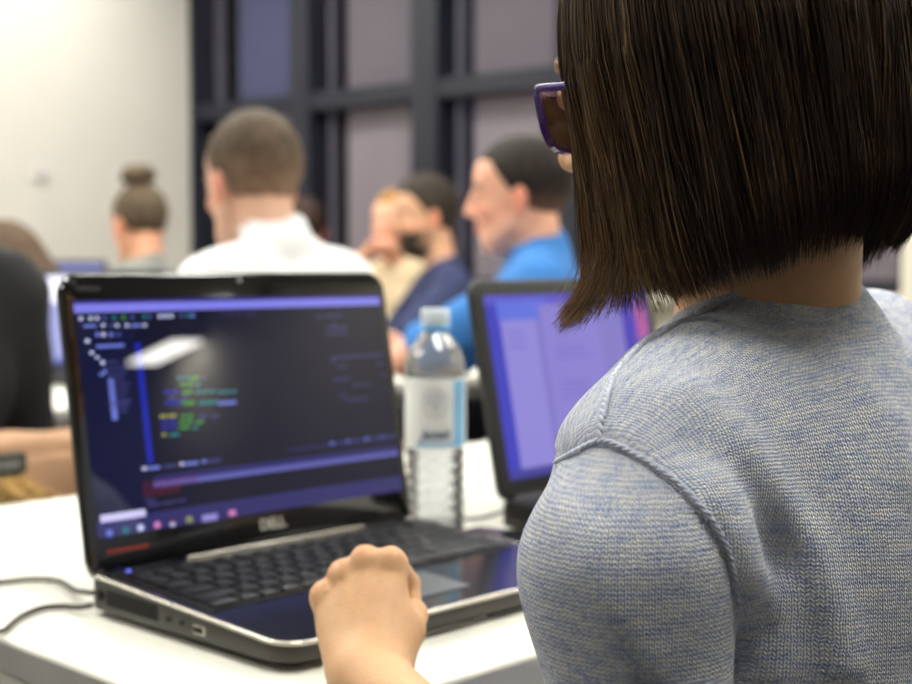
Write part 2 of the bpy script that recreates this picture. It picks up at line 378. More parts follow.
# ------------------------------------------------------------------ laptops
UI = [(0.01,0.021,0.069,0.083,'w'),(0.037,0.048,0.069,0.083,'w'),(0.055,0.065,0.069,0.083,'w'),(0.075,0.086,0.069,0.084,'b'),(0.102,0.113,0.069,0.084,'t'),(0.129,0.14,0.069,0.084,'g'),(0.155,0.166,0.069,0.084,'b'),(0.19,0.201,0.069,0.084,'t'),(0.206,0.217,0.069,0.084,'b'),(0.235,0.246,0.069,0.084,'w'),(0.251,0.263,0.069,0.084,'w'),(0.269,0.28,0.069,0.084,'w'),(0.3,0.312,0.069,0.084,'b'),(0.32,0.333,0.07,0.084,'t'),(0.334,0.346,0.07,0.084,'l'),(0.435,0.445,0.068,0.081,'d'),(0.457,0.467,0.069,0.082,'d'),(0.485,0.495,0.07,0.083,'d'),(0.514,0.524,0.072,0.084,'d'),(0.532,0.542,0.073,0.085,'d'),(0.021,0.056,0.103,0.114,'l'),(0.07,0.08,0.101,0.114,'w'),(0.094,0.104,0.103,0.115,'b'),(0.109,0.119,0.104,0.116,'w'),(0.137,0.147,0.105,0.118,'w'),(0.187,0.198,0.108,0.12,'w'),(0.155,0.181,0.107,0.12,'l'),(0.051,0.062,0.138,0.154,'l'),(0.068,0.078,0.139,0.155,'w'),(0.089,0.1,0.141,0.157,'l'),(0.11,0.121,0.142,0.158,'b'),(0.021,0.033,0.164,0.18,'w'),(0.05,0.128,0.191,0.204,'l'),(0.03,0.041,0.216,0.229,'w'),(0.044,0.054,0.238,0.249,'w'),(0.057,0.068,0.259,0.275,'w'),(0.076,0.105,0.263,0.272,'d'),(0.07,0.133,0.29,0.298,'d'),(0.07,0.125,0.314,0.322,'d'),(0.07,0.118,0.337,0.345,'d'),(0.07,0.133,0.361,0.369,'d'),(0.07,0.126,0.385,0.393,'d'),(0.07,0.118,0.408,0.416,'d'),(0.07,0.133,0.432,0.44,'d'),(0.07,0.126,0.455,0.463,'d'),(0.071,0.118,0.479,0.487,'d'),(0.068,0.123,0.438,0.447,'d'),(0.064,0.118,0.458,0.466,'d'),(0.06,0.07,0.298,0.316,'l'),(0.05,0.061,0.311,0.324,'l'),(0.05,0.061,0.324,0.337,'l'),(0.05,0.061,0.337,0.35,'l'),(0.05,0.062,0.35,0.363,'l'),(0.05,0.062,0.363,0.377,'l'),(0.051,0.062,0.376,0.39,'l'),(0.051,0.062,0.389,0.403,'l'),(0.051,0.062,0.403,0.416,'l'),(0.051,0.063,0.416,0.429,'l'),(0.052,0.063,0.429,0.442,'l'),(0.052,0.063,0.442,0.455,'l'),(0.052,0.063,0.455,0.468,'l'),(0.052,0.064,0.468,0.482,'l'),(0.046,0.06,0.425,0.442,'l'),(0.046,0.06,0.447,0.467,'l'),(0.136,0.148,0.193,0.212,'B'),(0.138,0.149,0.212,0.232,'B'),(0.139,0.15,0.231,0.251,'B'),(0.14,0.151,0.25,0.27,'B'),(0.141,0.152,0.27,0.289,'B'),(0.142,0.153,0.289,0.308,'B'),(0.143,0.154,0.308,0.328,'B'),(0.144,0.155,0.327,0.347,'B'),(0.145,0.156,0.347,0.366,'B'),(0.146,0.157,0.366,0.385,'B'),(0.147,0.158,0.385,0.405,'B'),(0.148,0.159,0.404,0.424,'B'),(0.149,0.16,0.423,0.443,'B'),(0.15,0.161,0.443,0.462,'B'),(0.151,0.162,0.462,0.482,'B'),(0.137,0.15,0.425,0.445,'B'),(0.138,0.151,0.445,0.464,'B'),(0.139,0.152,0.464,0.483,'B'),(0.14,0.153,0.483,0.503,'B'),(0.142,0.154,0.502,0.522,'B'),(0.143,0.155,0.521,0.541,'B'),(0.144,0.156,0.54,0.56,'B'),(0.145,0.157,0.56,0.579,'B'),(0.146,0.158,0.579,0.598,'B'),(0.147,0.159,0.598,0.618,'B'),(0.148,0.16,0.617,0.637,'B'),(0.149,0.161,0.636,0.656,'B'),(0.271,0.287,0.348,0.362,'t'),(0.291,0.307,0.349,0.362,'t'),(0.31,0.339,0.353,0.367,'g'),(0.344,0.361,0.356,0.369,'d'),(0.278,0.296,0.379,0.392,'g'),(0.3,0.318,0.379,0.393,'g'),(0.325,0.339,0.384,0.397,'t'),(0.227,0.247,0.406,0.42,'B'),(0.251,0.272,0.407,0.421,'B'),(0.282,0.313,0.413,0.427,'g'),(0.322,0.34,0.417,0.431,'t'),(0.343,0.361,0.418,0.431,'t'),(0.365,0.383,0.418,0.432,'t'),(0.393,0.41,0.425,0.439,'t'),(0.414,0.431,0.426,0.439,'t'),(0.435,0.452,0.427,0.44,'t'),(0.242,0.26,0.458,0.471,'B'),(0.264,0.282,0.459,0.472,'B'),(0.288,0.317,0.464,0.478,'g'),(0.328,0.35,0.469,0.482,'t'),(0.355,0.378,0.47,0.483,'t'),(0.389,0.413,0.477,0.49,'l'),(0.418,0.443,0.478,0.491,'l'),(0.226,0.245,0.453,0.467,'B'),(0.248,0.267,0.454,0.468,'B'),(0.275,0.292,0.459,0.473,'g'),(0.295,0.312,0.46,0.473,'g'),(0.328,0.347,0.466,0.479,'t'),(0.35,0.37,0.467,0.48,'t'),(0.373,0.393,0.468,0.481,'t'),(0.399,0.421,0.475,0.489,'l'),(0.425,0.447,0.476,0.49,'l'),(0.207,0.23,0.511,0.525,'y'),(0.234,0.257,0.512,0.526,'y'),(0.27,0.287,0.519,0.533,'g'),(0.291,0.308,0.52,0.534,'g'),(0.323,0.351,0.527,0.541,'d'),(0.363,0.386,0.533,0.546,'d'),(0.211,0.23,0.537,0.55,'B'),(0.234,0.253,0.538,0.551,'B'),(0.263,0.282,0.544,0.557,'g'),(0.285,0.304,0.545,0.559,'g'),(0.313,0.338,0.551,0.565,'g'),(0.209,0.229,0.561,0.575,'B'),(0.233,0.253,0.563,0.576,'B'),(0.261,0.293,0.57,0.583,'g'),(0.302,0.319,0.575,0.588,'t'),(0.208,0.222,0.592,0.605,'y'),(0.231,0.26,0.596,0.61,'t'),(0.238,0.26,0.431,0.445,'d'),(0.277,0.299,0.436,0.449,'d'),(0.141,0.154,0.727,0.741,'w'),(0.158,0.193,0.729,0.743,'l'),(0.203,0.243,0.73,0.744,'d'),(0.252,0.264,0.727,0.741,'w'),(0.268,0.307,0.73,0.744,'l'),(0.318,0.332,0.727,0.742,'l'),(0.336,0.379,0.73,0.744,'d'),(0.749,0.764,0.717,0.728,'l'),(0.77,0.778,0.716,0.727,'d'),(0.791,0.809,0.717,0.727,'d'),(0.812,0.824,0.716,0.727,'l'),(0.834,0.848,0.716,0.727,'d'),(0.855,0.863,0.715,0.726,'d'),(0.877,0.895,0.716,0.726,'l'),(0.899,0.91,0.715,0.726,'d'),(0.921,0.936,0.715,0.726,'d'),(0.943,0.951,0.714,0.725,'l'),(0.965,0.984,0.715,0.725,'d'),(0.988,1.0,0.714,0.724,'d'),(0.141,0.171,0.869,0.878,'d'),(0.146,0.182,0.889,0.9,'d'),(0.189,0.221,0.888,0.899,'d'),(0.226,0.257,0.887,0.897,'d'),(0.141,0.153,0.795,0.802,'r'),(0.158,0.175,0.795,0.802,'r'),(0.18,0.195,0.794,0.801,'r'),(0.2,0.218,0.794,0.802,'r'),(0.223,0.243,0.794,0.801,'r'),(0.248,0.258,0.793,0.8,'r'),(0.262,0.272,0.793,0.8,'r'),(0.277,0.3,0.794,0.801,'r'),(0.139,0.152,0.811,0.819,'r'),(0.157,0.169,0.811,0.818,'r'),(0.174,0.199,0.812,0.819,'r'),(0.204,0.221,0.811,0.818,'r'),(0.225,0.248,0.812,0.819,'r'),(0.253,0.27,0.811,0.818,'r'),(0.275,0.295,0.811,0.818,'r'),(0.138,0.149,0.828,0.835,'r'),(0.154,0.173,0.829,0.836,'r'),(0.177,0.2,0.829,0.836,'r'),(0.205,0.223,0.828,0.835,'r'),(0.228,0.249,0.828,0.836,'r'),(0.137,0.156,0.846,0.853,'r'),(0.161,0.171,0.844,0.852,'r'),(0.175,0.196,0.846,0.853,'r'),(0.201,0.22,0.845,0.852,'r'),(0.225,0.239,0.845,0.852,'r'),(0.011,0.137,0.906,0.937,'W'),(0.019,0.045,0.962,1.003,'l'),(0.064,0.09,0.961,1.002,'t'),(0.106,0.132,0.96,1.001,'w'),(0.153,0.18,0.959,1.0,'p'),(0.197,0.225,0.958,1.0,'r'),(0.247,0.276,0.957,0.999,'y'),(0.199,0.223,0.973,1.0,'w'),(0.253,0.267,0.973,0.989,'g'),(0.028,0.038,0.988,1.011,'B'),(0.286,0.362,0.96,1.006,'L'),(0.378,0.412,0.959,0.999,'p'),(0.381,0.409,0.961,0.997,'p'),(0.583,0.598,0.924,0.937,'d'),(0.602,0.617,0.928,0.94,'d'),(0.654,0.672,0.919,0.93,'d'),(0.675,0.694,0.92,0.931,'d'),(0.706,0.725,0.922,0.933,'d'),(0.738,0.756,0.924,0.935,'d'),(0.887,0.902,0.964,0.978,'d'),(0.914,0.929,0.966,0.98,'d'),(0.965,0.98,0.969,0.984,'d'),(0.986,1.002,0.971,0.985,'d'),(0.752,0.776,0.1,0.108,'d'),(0.784,0.849,0.096,0.104,'d'),(0.805,0.825,0.136,0.144,'d'),(0.783,0.864,0.155,0.164,'d'),(0.78,0.861,0.184,0.192,'d'),(0.788,0.987,0.303,0.311,'d'),(0.787,0.808,0.32,0.328,'d'),(0.809,0.841,0.349,0.357,'d'),(0.959,0.985,0.349,0.357,'d'),(0.787,0.851,0.412,0.42,'d'),(0.857,0.892,0.445,0.453,'d'),(0.9,0.924,0.447,0.455,'d'),(0.975,0.992,0.407,0.415,'d'),(0.803,0.827,0.493,0.501,'d'),(0.825,0.912,0.517,0.525,'d')]
UIC = {'w': (205, 210, 250), 'b': (70, 80, 150), 't': (20, 120, 130), 'g': (60, 140, 60), 'l': (110, 125, 215), 'd': (62, 62, 120), 'B': (28, 40, 165),
       'W': (210, 205, 250), 'r': (105, 25, 50), 'y': (150, 150, 90), 'p': (215, 130, 190), 'L': (150, 140, 215)}
def screen_mat(key, c, es=None):
    return mat('screen_'+key, (8, 8, 10), .012, var=0, emit=c, es=SCR if es is None else es, coat=0, spec=.6)
def letters(txt, size, parent, M, m, name, depth=.0002, italic=0, bold=0):
    cu = bpy.data.curves.new(name, 'FONT'); cu.body = txt; cu.size = size; cu.extrude = depth; cu.shear = italic; cu.offset = bold
    cu.align_x = 'CENTER'; cu.align_y = 'CENTER'
    tmp = bpy.data.objects.new(name, cu); COL.objects.link(tmp)
    dg = bpy.context.evaluated_depsgraph_get(); me = bpy.data.meshes.new_from_object(tmp.evaluated_get(dg))
    bpy.data.objects.remove(tmp); me.materials.clear(); me.materials.append(m)
    o = bpy.data.objects.new(name, me); COL.objects.link(o); o.parent = parent; o.matrix_local = M; return o
def laptop(loc, rz, W, D, L, tilt, label, disp, fb=.022, bb=.034, rim=True, detail=True, mb_=M_black):
    """front-left bottom corner at loc, lid open by 90+tilt"""
    lp = empty('laptop', loc, rz); tag(lp, label, 'laptop')
    zt = lambda x, y: fb+(bb-fb)*min(max(y/D, 0), 1)
    out = rrect(0, 0, W, D, (.024, .024, .012, .012))
    base = auto(MB().prism(out, lambda x, y: .004+.003*(1-y/D), lambda x, y: zt(x, y)-.0015, b=.003).build('base', M_graym if rim else M_blackm, lp))
    ins = rrect(.003, .003, W-.003, D-.004, (.021, .021, .01, .01))
    MB().prism(ins, lambda x, y: zt(x, y)-.004, lambda x, y: zt(x, y)).build('deck', M_deck if rim else M_blackm, lp)
    if rim:
        n = len(out); v = []; f = []
        for (x, y), (xi, yi) in zip(out, ins):
            v += [(x, y, zt(x, y)-.0022), (x, y, zt(x, y)+.0001), (xi, yi, zt(x, y)+.0012), (xi, yi, zt(x, y)-.001)]
        for i in range(n):
            j = (i+1) % n
            for k in range(4): f.append((i*4+k, j*4+k, j*4+(k+1) % 4, i*4+(k+1) % 4))
        MB().add(v, f).build('rim', M_chrome, lp, smooth=True)
    for x, y in ((.03, .03), (W-.03, .03), (.03, D-.03), (W-.03, D-.03)):
        MB().lathe([(.009, 0), (.009, .005), (.007, .007)], (x, y, 0), 16).build('foot', M_blackm, lp)
    hy, hz = D-.006, bb+.002-(.010 if detail else .004)
    # keyboard
    kb = MB().box((.012*W/.376, D*.405, 0), (W-.012*W/.376, D*.925, .0012)).build('keyboard', M_blackm, lp)
    sl = math.atan2(bb-fb, D); kb.matrix_local = Matrix.Translation((0, 0, fb-.0004)) @ Matrix.Rotation(sl, 4, 'X')
    if detail:
        y0, y1 = D*.42, D*.915; rows = 6; ph = (y1-y0)/rows; kx0, kx1 = .017, W-.017
        wid = [[1.35, 1, 1, 1.1, 5.6, 1.1, 1, 1, 1, 1, 1], [2.1]+[1]*10+[2.0]+[1, 1], [1.7]+[1]*11+[1.9, 1], [1.4]+[1]*12+[1.3, 1], [1]*13+[1.7, 1], [1.02]*16]
        proto = {}
        for r in range(rows):
            tot = sum(wid[r]); x = kx0; h = ph*(.62 if r == 5 else 1)
            for wk in wid[r]:
                ww = wk/tot*(kx1-kx0); key = (round(ww, 5), r == 5)
                a, b = x+.0013, x+ww-.0013; ya, yb = y0+r*ph+.0012, y0+r*ph+h-.0012
                if key not in proto:
                    bm = MB(); q = (b-a)/2; s_ = (yb-ya)/2; n4 = rrect(-q, -s_, q, s_, .002, 2); n5 = rrect(-q+.0011, -s_+.0011, q-.0011, s_-.0011, .0015, 2)
                    nn = len(n4); vv = [(i_, j_, 0) for i_, j_ in n4]+[(i_, j_, .0019) for i_, j_ in n4]+[(i_, j_, .0024) for i_, j_ in n5]
                    ff = [(i, (i+1) % nn, nn+(i+1) % nn, nn+i) for i in range(nn)]+[(nn+i, nn+(i+1) % nn, 2*nn+(i+1) % nn, 2*nn+i) for i in range(nn)]+[tuple(range(2*nn, 3*nn))]
                    bm.add(vv, ff); g = .0016; bm.box((-g, 0, .0024), (g*.4, .0012, .00245), 1)
                    o = auto(bm.build('key', [M_key, mat('key_legend', (120, 120, 125), .5)], kb)); proto[key] = o
                else:
                    o = proto[key].copy(); COL.objects.link(o); o.parent = kb
                o.location = ((a+b)/2, (ya+yb)/2, .0012); x += ww
        # touchpad with buttons, hinge strip, power light, palm rest logo
        tp = MB().prism(rrect(W*.33, .033, W*.60, D*.345, .004), 0, .0009).build('touchpad', M_pad, lp); tp.matrix_local = Matrix.Translation((0, 0, fb)) @ Matrix.Rotation(sl, 4, 'X')
        for a, b in ((.33, .463), (.467, .60)):
            bt = MB().box((W*a, .013, 0), (W*b, .030, .0014), bev=.0006).build('button', M_chrome, lp); bt.matrix_local = tp.matrix_local.copy()
    strip = MB().box((W*.24, D*.945, bb-.002), (W*.80, D*.955, bb+.003), bev=.001).build('hinge_strip', M_chrome if rim else M_blackm, lp)
    if rim:
        MB().lathe([(.0022, 0), (.0022, .0008)], (.03, D*.945, bb-.0006), 12).build('power_light', mat('led_blue', (60, 80, 220), .4, emit=(110, 120, 255), es=1.5), lp)
    # left side ports
    if detail:
        g = MB()
        for i in range(16):
            y = .163+i*.0045; g.box((-.0006, y, .0125), (.002, y+.0030, .024))
        g.box((-.0003, .161, .0115), (.002, .236, .025)); g.build('air_vent', mat('vent_black', (10, 10, 10), .7), lp)
        for y in (.1462, .1285):
            j = MB().lathe([(.0034, .0), (.0034, -.0008), (.0019, -.0009), (.0018, .001)], (0, y, .0165), 20, axis='x').build('audio_jack', mat('jack_grey', (40, 40, 42), .4), lp)
            MB().lathe([(.0018, .0), (.0018, -.0011)], (0, y, .0165), 14, axis='x').build('socket_hole', mat('hole_black', (3, 3, 3), .8), j)
        u = MB().box((-.0008, .098, .0115), (.002, .113, .0185), bev=.001).build('usb_port', M_chrome, lp)
        MB().box((-.0011, .0995, .0128), (.002, .1115, .0172)).box((-.0012, .102, .0145), (.001, .109, .0152)).build('port_opening', mat('hole_black', (3, 3, 3), .8), u)
        MB().lathe([(.0045, .0), (.0045, -.001), (.003, -.0012)], (0, D-.02, .019), 18, axis='x').build('power_socket', mat('hole_black', (3, 3, 3), .8), lp)
    # lid
    th = .011
    lid = auto(MB().prism(rrect(0, 0, W, L, (.016, .016, .018, .018)), 0, th, b=.0035).build('lid', mb_, lp))
    Ml = Matrix.Translation((0, hy, hz)) @ Matrix.Rotation(math.pi/2-tilt, 4, 'X') @ Matrix.Translation((0, 0, -th))
    lid.matrix_local = Ml     # local x right, y up the lid, z towards the viewer
    if rim:
        n = 0; out2 = rrect(-.0006, .004, W+.0006, L+.0006, (.016, .016, .019, .019)); v = []; f = []
        for x, y in out2: v += [(x, y, th*.25), (x, y, th*.62)]
        m_ = len(out2)
        for i in range(m_): f.append((2*i, 2*((i+1) % m_), 2*((i+1) % m_)+1, 2*i+1))
        MB().add(v, f).build('lid_trim', M_graym, lid, smooth=True)
    for x in (W*.12, W*.88):
        MB().lathe([(.0065, -.028), (.0075, -.026), (.0075, .026), (.0065, .028)], (x, hy, hz-.003), 20, axis='x').build('hinge', M_blackm, lp)
    disp(lid, W, L, th)
    return lp
def main_display(lid, W, L, th):
    x0, x1, y0, y1 = .0100, W-.0100, .0368, .2403
    names = list(UIC); mats_ = [screen_mat('navy', (15, 17, 42)), screen_mat('title', (128, 128, 232)), screen_mat('titledark', (52, 44, 128)), screen_mat('panel', (16, 20, 56)),
             screen_mat('bar', (98, 98, 178)), screen_mat('taskbar', (48, 46, 104)), screen_mat('band', (40, 40, 104))]+[screen_mat('ui_'+n, UIC[n]) for n in names]
    d = MB(); zz = th+.0002
    def q(u0, u1, v0, v1, mi, lv):
        z = zz+lv*.00004; a, b = x0+(x1-x0)*u0, x0+(x1-x0)*u1; c, e = y1-(y1-y0)*v1, y1-(y1-y0)*v0
        d.add([(a, c, z), (b, c, z), (b, e, z), (a, e, z)], [(0, 1, 2, 3)], mi)
    q(0, 1, 0, 1, 0, 0); q(0, 1, 0, .014, 2, 1); q(0, 1, .014, .052, 1, 1); q(.02, .5, -.001, .014, 2, 2)
    q(0, .16, .06, .93, 3, 1); q(.17, 1, .772, .80, 6, 1); q(.17, 1, .80, .822, 4, 1); q(0, 1, .925, 1, 5, 1)
    q(0.6, 1, .725, .735, 6, 1)
    q(.158, .176, .19, .715, 7+names.index('B'), 2); q(.072, .088, .335, .515, 7+names.index('l'), 2)
    for u0, u1, v0, v1, c in UI:
        if (c == 'B' and u1 < .19 and v1 < .75) or (c == 'l' and u1 < .10 and .32 < v0 < .55): continue
        if v0 > .9 and u1-u0 < .12: um, vm = (u0+u1)/2, (v0+v1)/2+.006; u0, u1, v0, v1 = um-(um-u0)*.62, um+(u1-um)*.62, vm-(vm-v0)*.62, vm+(v1-vm)*.62
        q(u0, u1, v0, v1, 7+names.index(c), 2)
    d.build('display', mats_, lid)
    T = Matrix.Translation
    letters('DELL', .0135, lid, T((.195, .0250, th+.0004)), mat('logo_silver', (215, 212, 205), .35, metal=.6), 'logo', bold=.0003)
    letters('INSPIRON', .0052, lid, T((.0255, .2505, th+.0003)), mat('print_grey', (96, 96, 98), .5), 'model_print')
    MB().lathe([(.0028, th), (.0028, th+.0004), (.0018, th+.0005)], (.188, .2572, 0), 20).build('webcam', mat('webcam_ring', (150, 148, 145), .3), lid)
    s = MB(); x = .017
    rr = random.Random(4)
    while x < .056:
        w_ = rr.uniform(.001, .003); s.box((x, .0228, th), (x+w_, .0258, th+.0003)); x += w_+.0006
    s.build('red_print', mat('print_red', (150, 42, 30), .5, emit=(150, 30, 20), es=0), lid)
    for x, y in ((.01, .008), (W-.01, .008), (.012, L-.008), (W-.012, L-.008)): MB().lathe([(.0035, th), (.0033, th+.0008)], (x, y, 0), 14).build('bumper', M_blackm, lid)
def plain_display(cols, x0, x1, y0, y1, name):
    def fn(lid, W, L, th):
        d = MB(); keys = sorted(set(c[4] for c in cols)); ms = [screen_mat(name+'_%d' % i, c) for i, c in enumerate(keys)]
        for lv, (u0, u1, v0, v1, c) in enumerate(cols):
            z = th+.0002+lv*.00004; a, b = W*x0+W*(x1-x0)*u0, W*x0+W*(x1-x0)*u1; p, e = L*y1-L*(y1-y0)*v1, L*y1-L*(y1-y0)*v0
            d.add([(a, p, z), (b, p, z), (b, e, z), (a, e, z)], [(0, 1, 2, 3)], keys.index(c))
        d.build('display', ms, lid)
        MB().lathe([(.002, th), (.002, th+.0004)], (W/2, L*.965, 0), 14).build('webcam', mat('webcam_ring', (150, 148, 145), .3), lid)
    return fn
laptop((-.1205, .9716, TZ), YAW, .375, .264, .2640, .172, 'large black laptop in the foreground with dark code editor on its glossy screen', main_display)
rr = random.Random(11)
doc = [(0, 1, 0, 1, (126, 118, 196)), (0, .07, 0, 1, (56, 58, 185)), (0, 1, 0, .05, (90, 84, 200)), (.06, .34, .03, .14, (92, 110, 218)), (.07, .27, .14, .95, (140, 132, 212)), (.29, .3, .05, .93, (112, 106, 198)), (.30, .66, .06, .8, (134, 124, 206)), (.655, .66, .06, .8, (110, 104, 196)), (.3, .66, .79, .8, (104, 98, 190)),
       (.82, .9, .04, 1, (62, 50, 178)), (.9, 1, .04, .5, (132, 78, 172)), (.9, 1, .5, 1, (70, 60, 180)), (.92, .98, .1, .28, (175, 84, 150)), (0, 1, .95, 1, (60, 60, 150))]
for v in (.30, .33, .36, .5, .53, .56, .59): doc.append((.36, .36+rr.uniform(.12, .26), v, v+.012, (116, 108, 196)))
for v in (.2, .24, .28): doc.append((.1, .2, v, v+.012, (118, 112, 200)))
LB = tw(1.140, 1.026-.24)
laptop((LB[0], LB[1], TZ), YAW+R(3), .36, .245, .250, R(11), 'dark grey laptop showing a purple document screen, between the bottle and the knitted shoulder',
       plain_display(doc, .05, .95, .085, .925, 'doc'), rim=False, detail=False, mb_=mat('lid_charcoal', (44, 44, 44), .45))
LC = tw(1.835-.12, 3.10-.2)
laptop((LC[0], LC[1], TZ), YAW-R(6), .37, .235, .255, R(9), 'laptop with a pale lavender screen on the second row table, behind the black jacket',
       plain_display([(0, 1, 0, 1, (186, 190, 238)), (0, 1, 0, .06, (150, 155, 225)), (.02, .3, .12, .9, (178, 182, 236)), (0, 1, .93, 1, (120, 128, 205))], .04, .96, .07, .93, 'pale'), rim=False, detail=False, mb_=mat('lid_charcoal', (44, 44, 44), .45))
# computer screen on the last row table
p = np.array([-1.42, 4.55]); mo = empty('computer_monitor', (p[0], p[1], TZ), YAW-R(22)); tag(mo, 'wide dark framed computer screen on the far table, only its glowing top strip visible', 'monitor')
MB().prism(rrect(-.11, -.08, .11, .08, .02), 0, .012).build('stand', M_blackm, mo)
MB().box((-.02, .01, .012), (.02, .03, .14)).build('neck', M_blackm, mo)
b = MB().box((-.27, -.02, .03), (.27, .012, .312), bev=.006).build('screen_housing', M_blackm, mo)
MB().box((-.255, -.022, .05), (.255, -.0195, .298)).build('display', screen_mat('far', (150, 155, 226)), mo)

# cables
def spline(pts, n=12):
    P = [np.array(p, float) for p in pts]; P = [2*P[0]-P[1]]+P+[2*P[-1]-P[-2]]; o = []
    for i in range(1, len(P)-2):
        for k in range(n):
            t = k/n; o.append(.5*((2*P[i])+(-P[i-1]+P[i+1])*t+(2*P[i-1]-5*P[i]+4*P[i+1]-P[i+2])*t*t+(-P[i-1]+3*P[i]-3*P[i+1]+P[i+2])*t**3))
    o.append(P[-2]); return o
M_cable = mat('cable_rubber', (62, 60, 50), .55)
lw = lambda x, y, z: np.array([*(np.array([-.1193, .9716])+TX*x+TN*y), TZ+z])
c = spline([(-.3045, 1.150, TZ+.019), (-.320, 1.175, TZ+.014), (-.338, 1.215, TZ+.006), (-.366, 1.262, TZ+.0036), (-.392, 1.268, TZ+.0036), (-.415, 1.256, TZ+.0036), (-.455, 1.23, TZ+.0036), (-.50, 1.25, TZ+.0036), (-.56, 1.31, TZ+.0036), (-.60, 1.34, TZ+.0036), (-.64, 1.32, TZ+.0036), (-.70, 1.27, TZ-.02), (-.71, 1.26, TZ-.2), (-.70, 1.2, .01)])
o = MB().tube(c, .0022, 10).build('power_cable', M_cable, smooth=True); tag(o, 'upper thin cable leaving the laptop, lying almost straight on the table', 'cable', )
c = spline([(-.303, 1.139, TZ+.011), (-.318, 1.152, TZ+.006), (-.335, 1.166, TZ+.0036), (-.350, 1.160, TZ+.0036), (-.3585, 1.135, TZ+.0036), (-.3595, 1.11, TZ+.0036), (-.358, 1.088, TZ+.0042), (-.3600, 1.068, TZ+.0050), (-.3650, 1.050, TZ-.006), (-.368, 1.042, TZ-.06), (-.368, 1.04, TZ-.3), (-.40, 1.03, .2), (-.46, 1.02, .012), (-.62, 1.05, .006)])
o = MB().tube(c, .0024, 10).build('power_cable', M_cable, smooth=True); tag(o, 'lower cable curving from the laptop and dropping over the left table edge', 'cable')
c = spline([tw(1.17, 1.06, TZ+.012), tw(1.15, 1.08, TZ+.004), tw(1.12, 1.10, TZ+.0036), tw(1.07, 1.14, TZ+.0036), tw(1.03, 1.24, TZ+.0036), tw(1.02, 1.4, TZ+.0036), tw(1.02, 1.56, TZ+.006), tw(1.02, 1.592, TZ-.012), tw(1.02, 1.60, TZ-.3), tw(1.0, 1.6, .01)])
o = MB().tube(c, .002, 10).build('power_cable', mat('cable_grey', (90, 90, 88), .5), smooth=True); tag(o, 'thin grey cable on the table between the second laptop and the bottle', 'cable')

# phone beside the laptop
ph = empty('smartphone', tw(1.075, .965, TZ), YAW+R(8)); tag(ph, 'dark glossy phone with an orange rim lying right of the foreground laptop', 'phone')
MB().prism(rrect(-.036, -.07, .036, .07, .01), 0, .007, b=.0015).build('case', mat('orange_rim', (205, 120, 90), .4), ph)
MB().prism(rrect(-.034, -.068, .034, .068, .009), .007, .0078).build('screen', M_deck, ph)
MB().lathe([(.005, .0078), (.005, .0083), (.004, .0084)], (0, -.06, 0), 20).build('home_button', M_blackm, ph)

# bottle
bt = empty('water_bottle', tw(1.068, 1.062, TZ)); tag(bt, 'clear plastic water bottle with pale blue cap and white label behind the laptop', 'bottle')
bt.location = (-.0225, 1.50, TZ)
M_pet = glass_mat('clear_plastic', (.97, .98, .99), .16, .06)
_n = M_pet.node_tree; _o = _n.nodes['Material Output']; _mx = _o.inputs[0].links[0].from_node; _d = _n.nodes.new('ShaderNodeBsdfDiffuse'); _d.inputs[0].default_value = (.9, .92, .93, 1)
_m2 = _n.nodes.new('ShaderNodeMixShader'); _m2.inputs[0].default_value = .16; _n.links.new(_mx.outputs[0], _m2.inputs[1]); _n.links.new(_d.outputs[0], _m2.inputs[2]); _n.links.new(_m2.outputs[0], _o.inputs[0])
prof = [(.001, .004), (.012, .003), (.024, 0), (.0295, .002), (.0315, .008), (.032, .018)]
for k in range(6):
    z = .022+k*.0135; prof += [(.032, z), (.0318, z+.004), (.0298, z+.0065), (.0318, z+.009)]
prof += [(.0325, .106), (.0325, .172), (.0332, .177), (.0325, .186), (.0298, .197), (.0245, .208), (.018, .216), (.0138, .222), (.0125, .226), (.0125, .236)]
b = MB().lathe(prof, seg=48, cap=False)
b.build('bottle_body', M_pet, bt, smooth=True)
wp = [(.0005, .006), (.022, .003), (.0285, .004), (.0305, .009), (.031, .018)]
for k in range(6):
    z = .022+k*.0135; wp += [(.031, z), (.0308, z+.004), (.0288, z+.0065), (.0308, z+.009)]
wp += [(.0315, .106), (.0315, .15), (.001, .15)]
MB().lathe(wp, seg=40, cap=False).build('water', glass_mat('water', (.97, .985, 1), .07, .05), bt, smooth=True)
M_cap = mat('cap_pale_blue', (222, 236, 246), .4, var=.03, sss=.2); M_ring = mat('ring_blue', (110, 180, 235), .35)
cp = MB(); nn = 60
for z, r in ((.229, .0145), (.230, .0152), (.2445, .0150), (.2465, .0138)):
    cp.v += [((r+(.0004 if i % 2 and z < .2455 else 0))*math.cos(2*math.pi*i/nn), (r+(.0004 if i % 2 and z < .2455 else 0))*math.sin(2*math.pi*i/nn), z) for i in range(nn)]
cp.f = [(k*nn+i, k*nn+(i+1) % nn, (k+1)*nn+(i+1) % nn, (k+1)*nn+i) for k in range(3) for i in range(nn)]+[tuple(range(3*nn, 4*nn))]; cp.mi = [0]*len(cp.f)
auto(cp.build('cap', M_cap, bt))
MB().lathe([(.0135, .222), (.0162, .2235), (.0162, .2285), (.0135, .229)], seg=40).build('neck_ring', M_ring, bt, smooth=True)
lb = MB().lathe([(.0329, .098), (.0331, .099), (.0331, .172), (.0329, .173)], seg=64, cap=False).build('label', mat('label_white', (236, 238, 236), .5, var=.02, scale=20), bt, smooth=True)
def wrapped(mb, r, a0):   # bends flat (x,z) art round the bottle, a0 = facing angle
    mb.v = [((r+p[1])*math.cos(a0+p[0]/r), (r+p[1])*math.sin(a0+p[0]/r), p[2]) for p in mb.v]; return mb
A0 = math.atan2(-1.50, .0225)
st = MB(); 
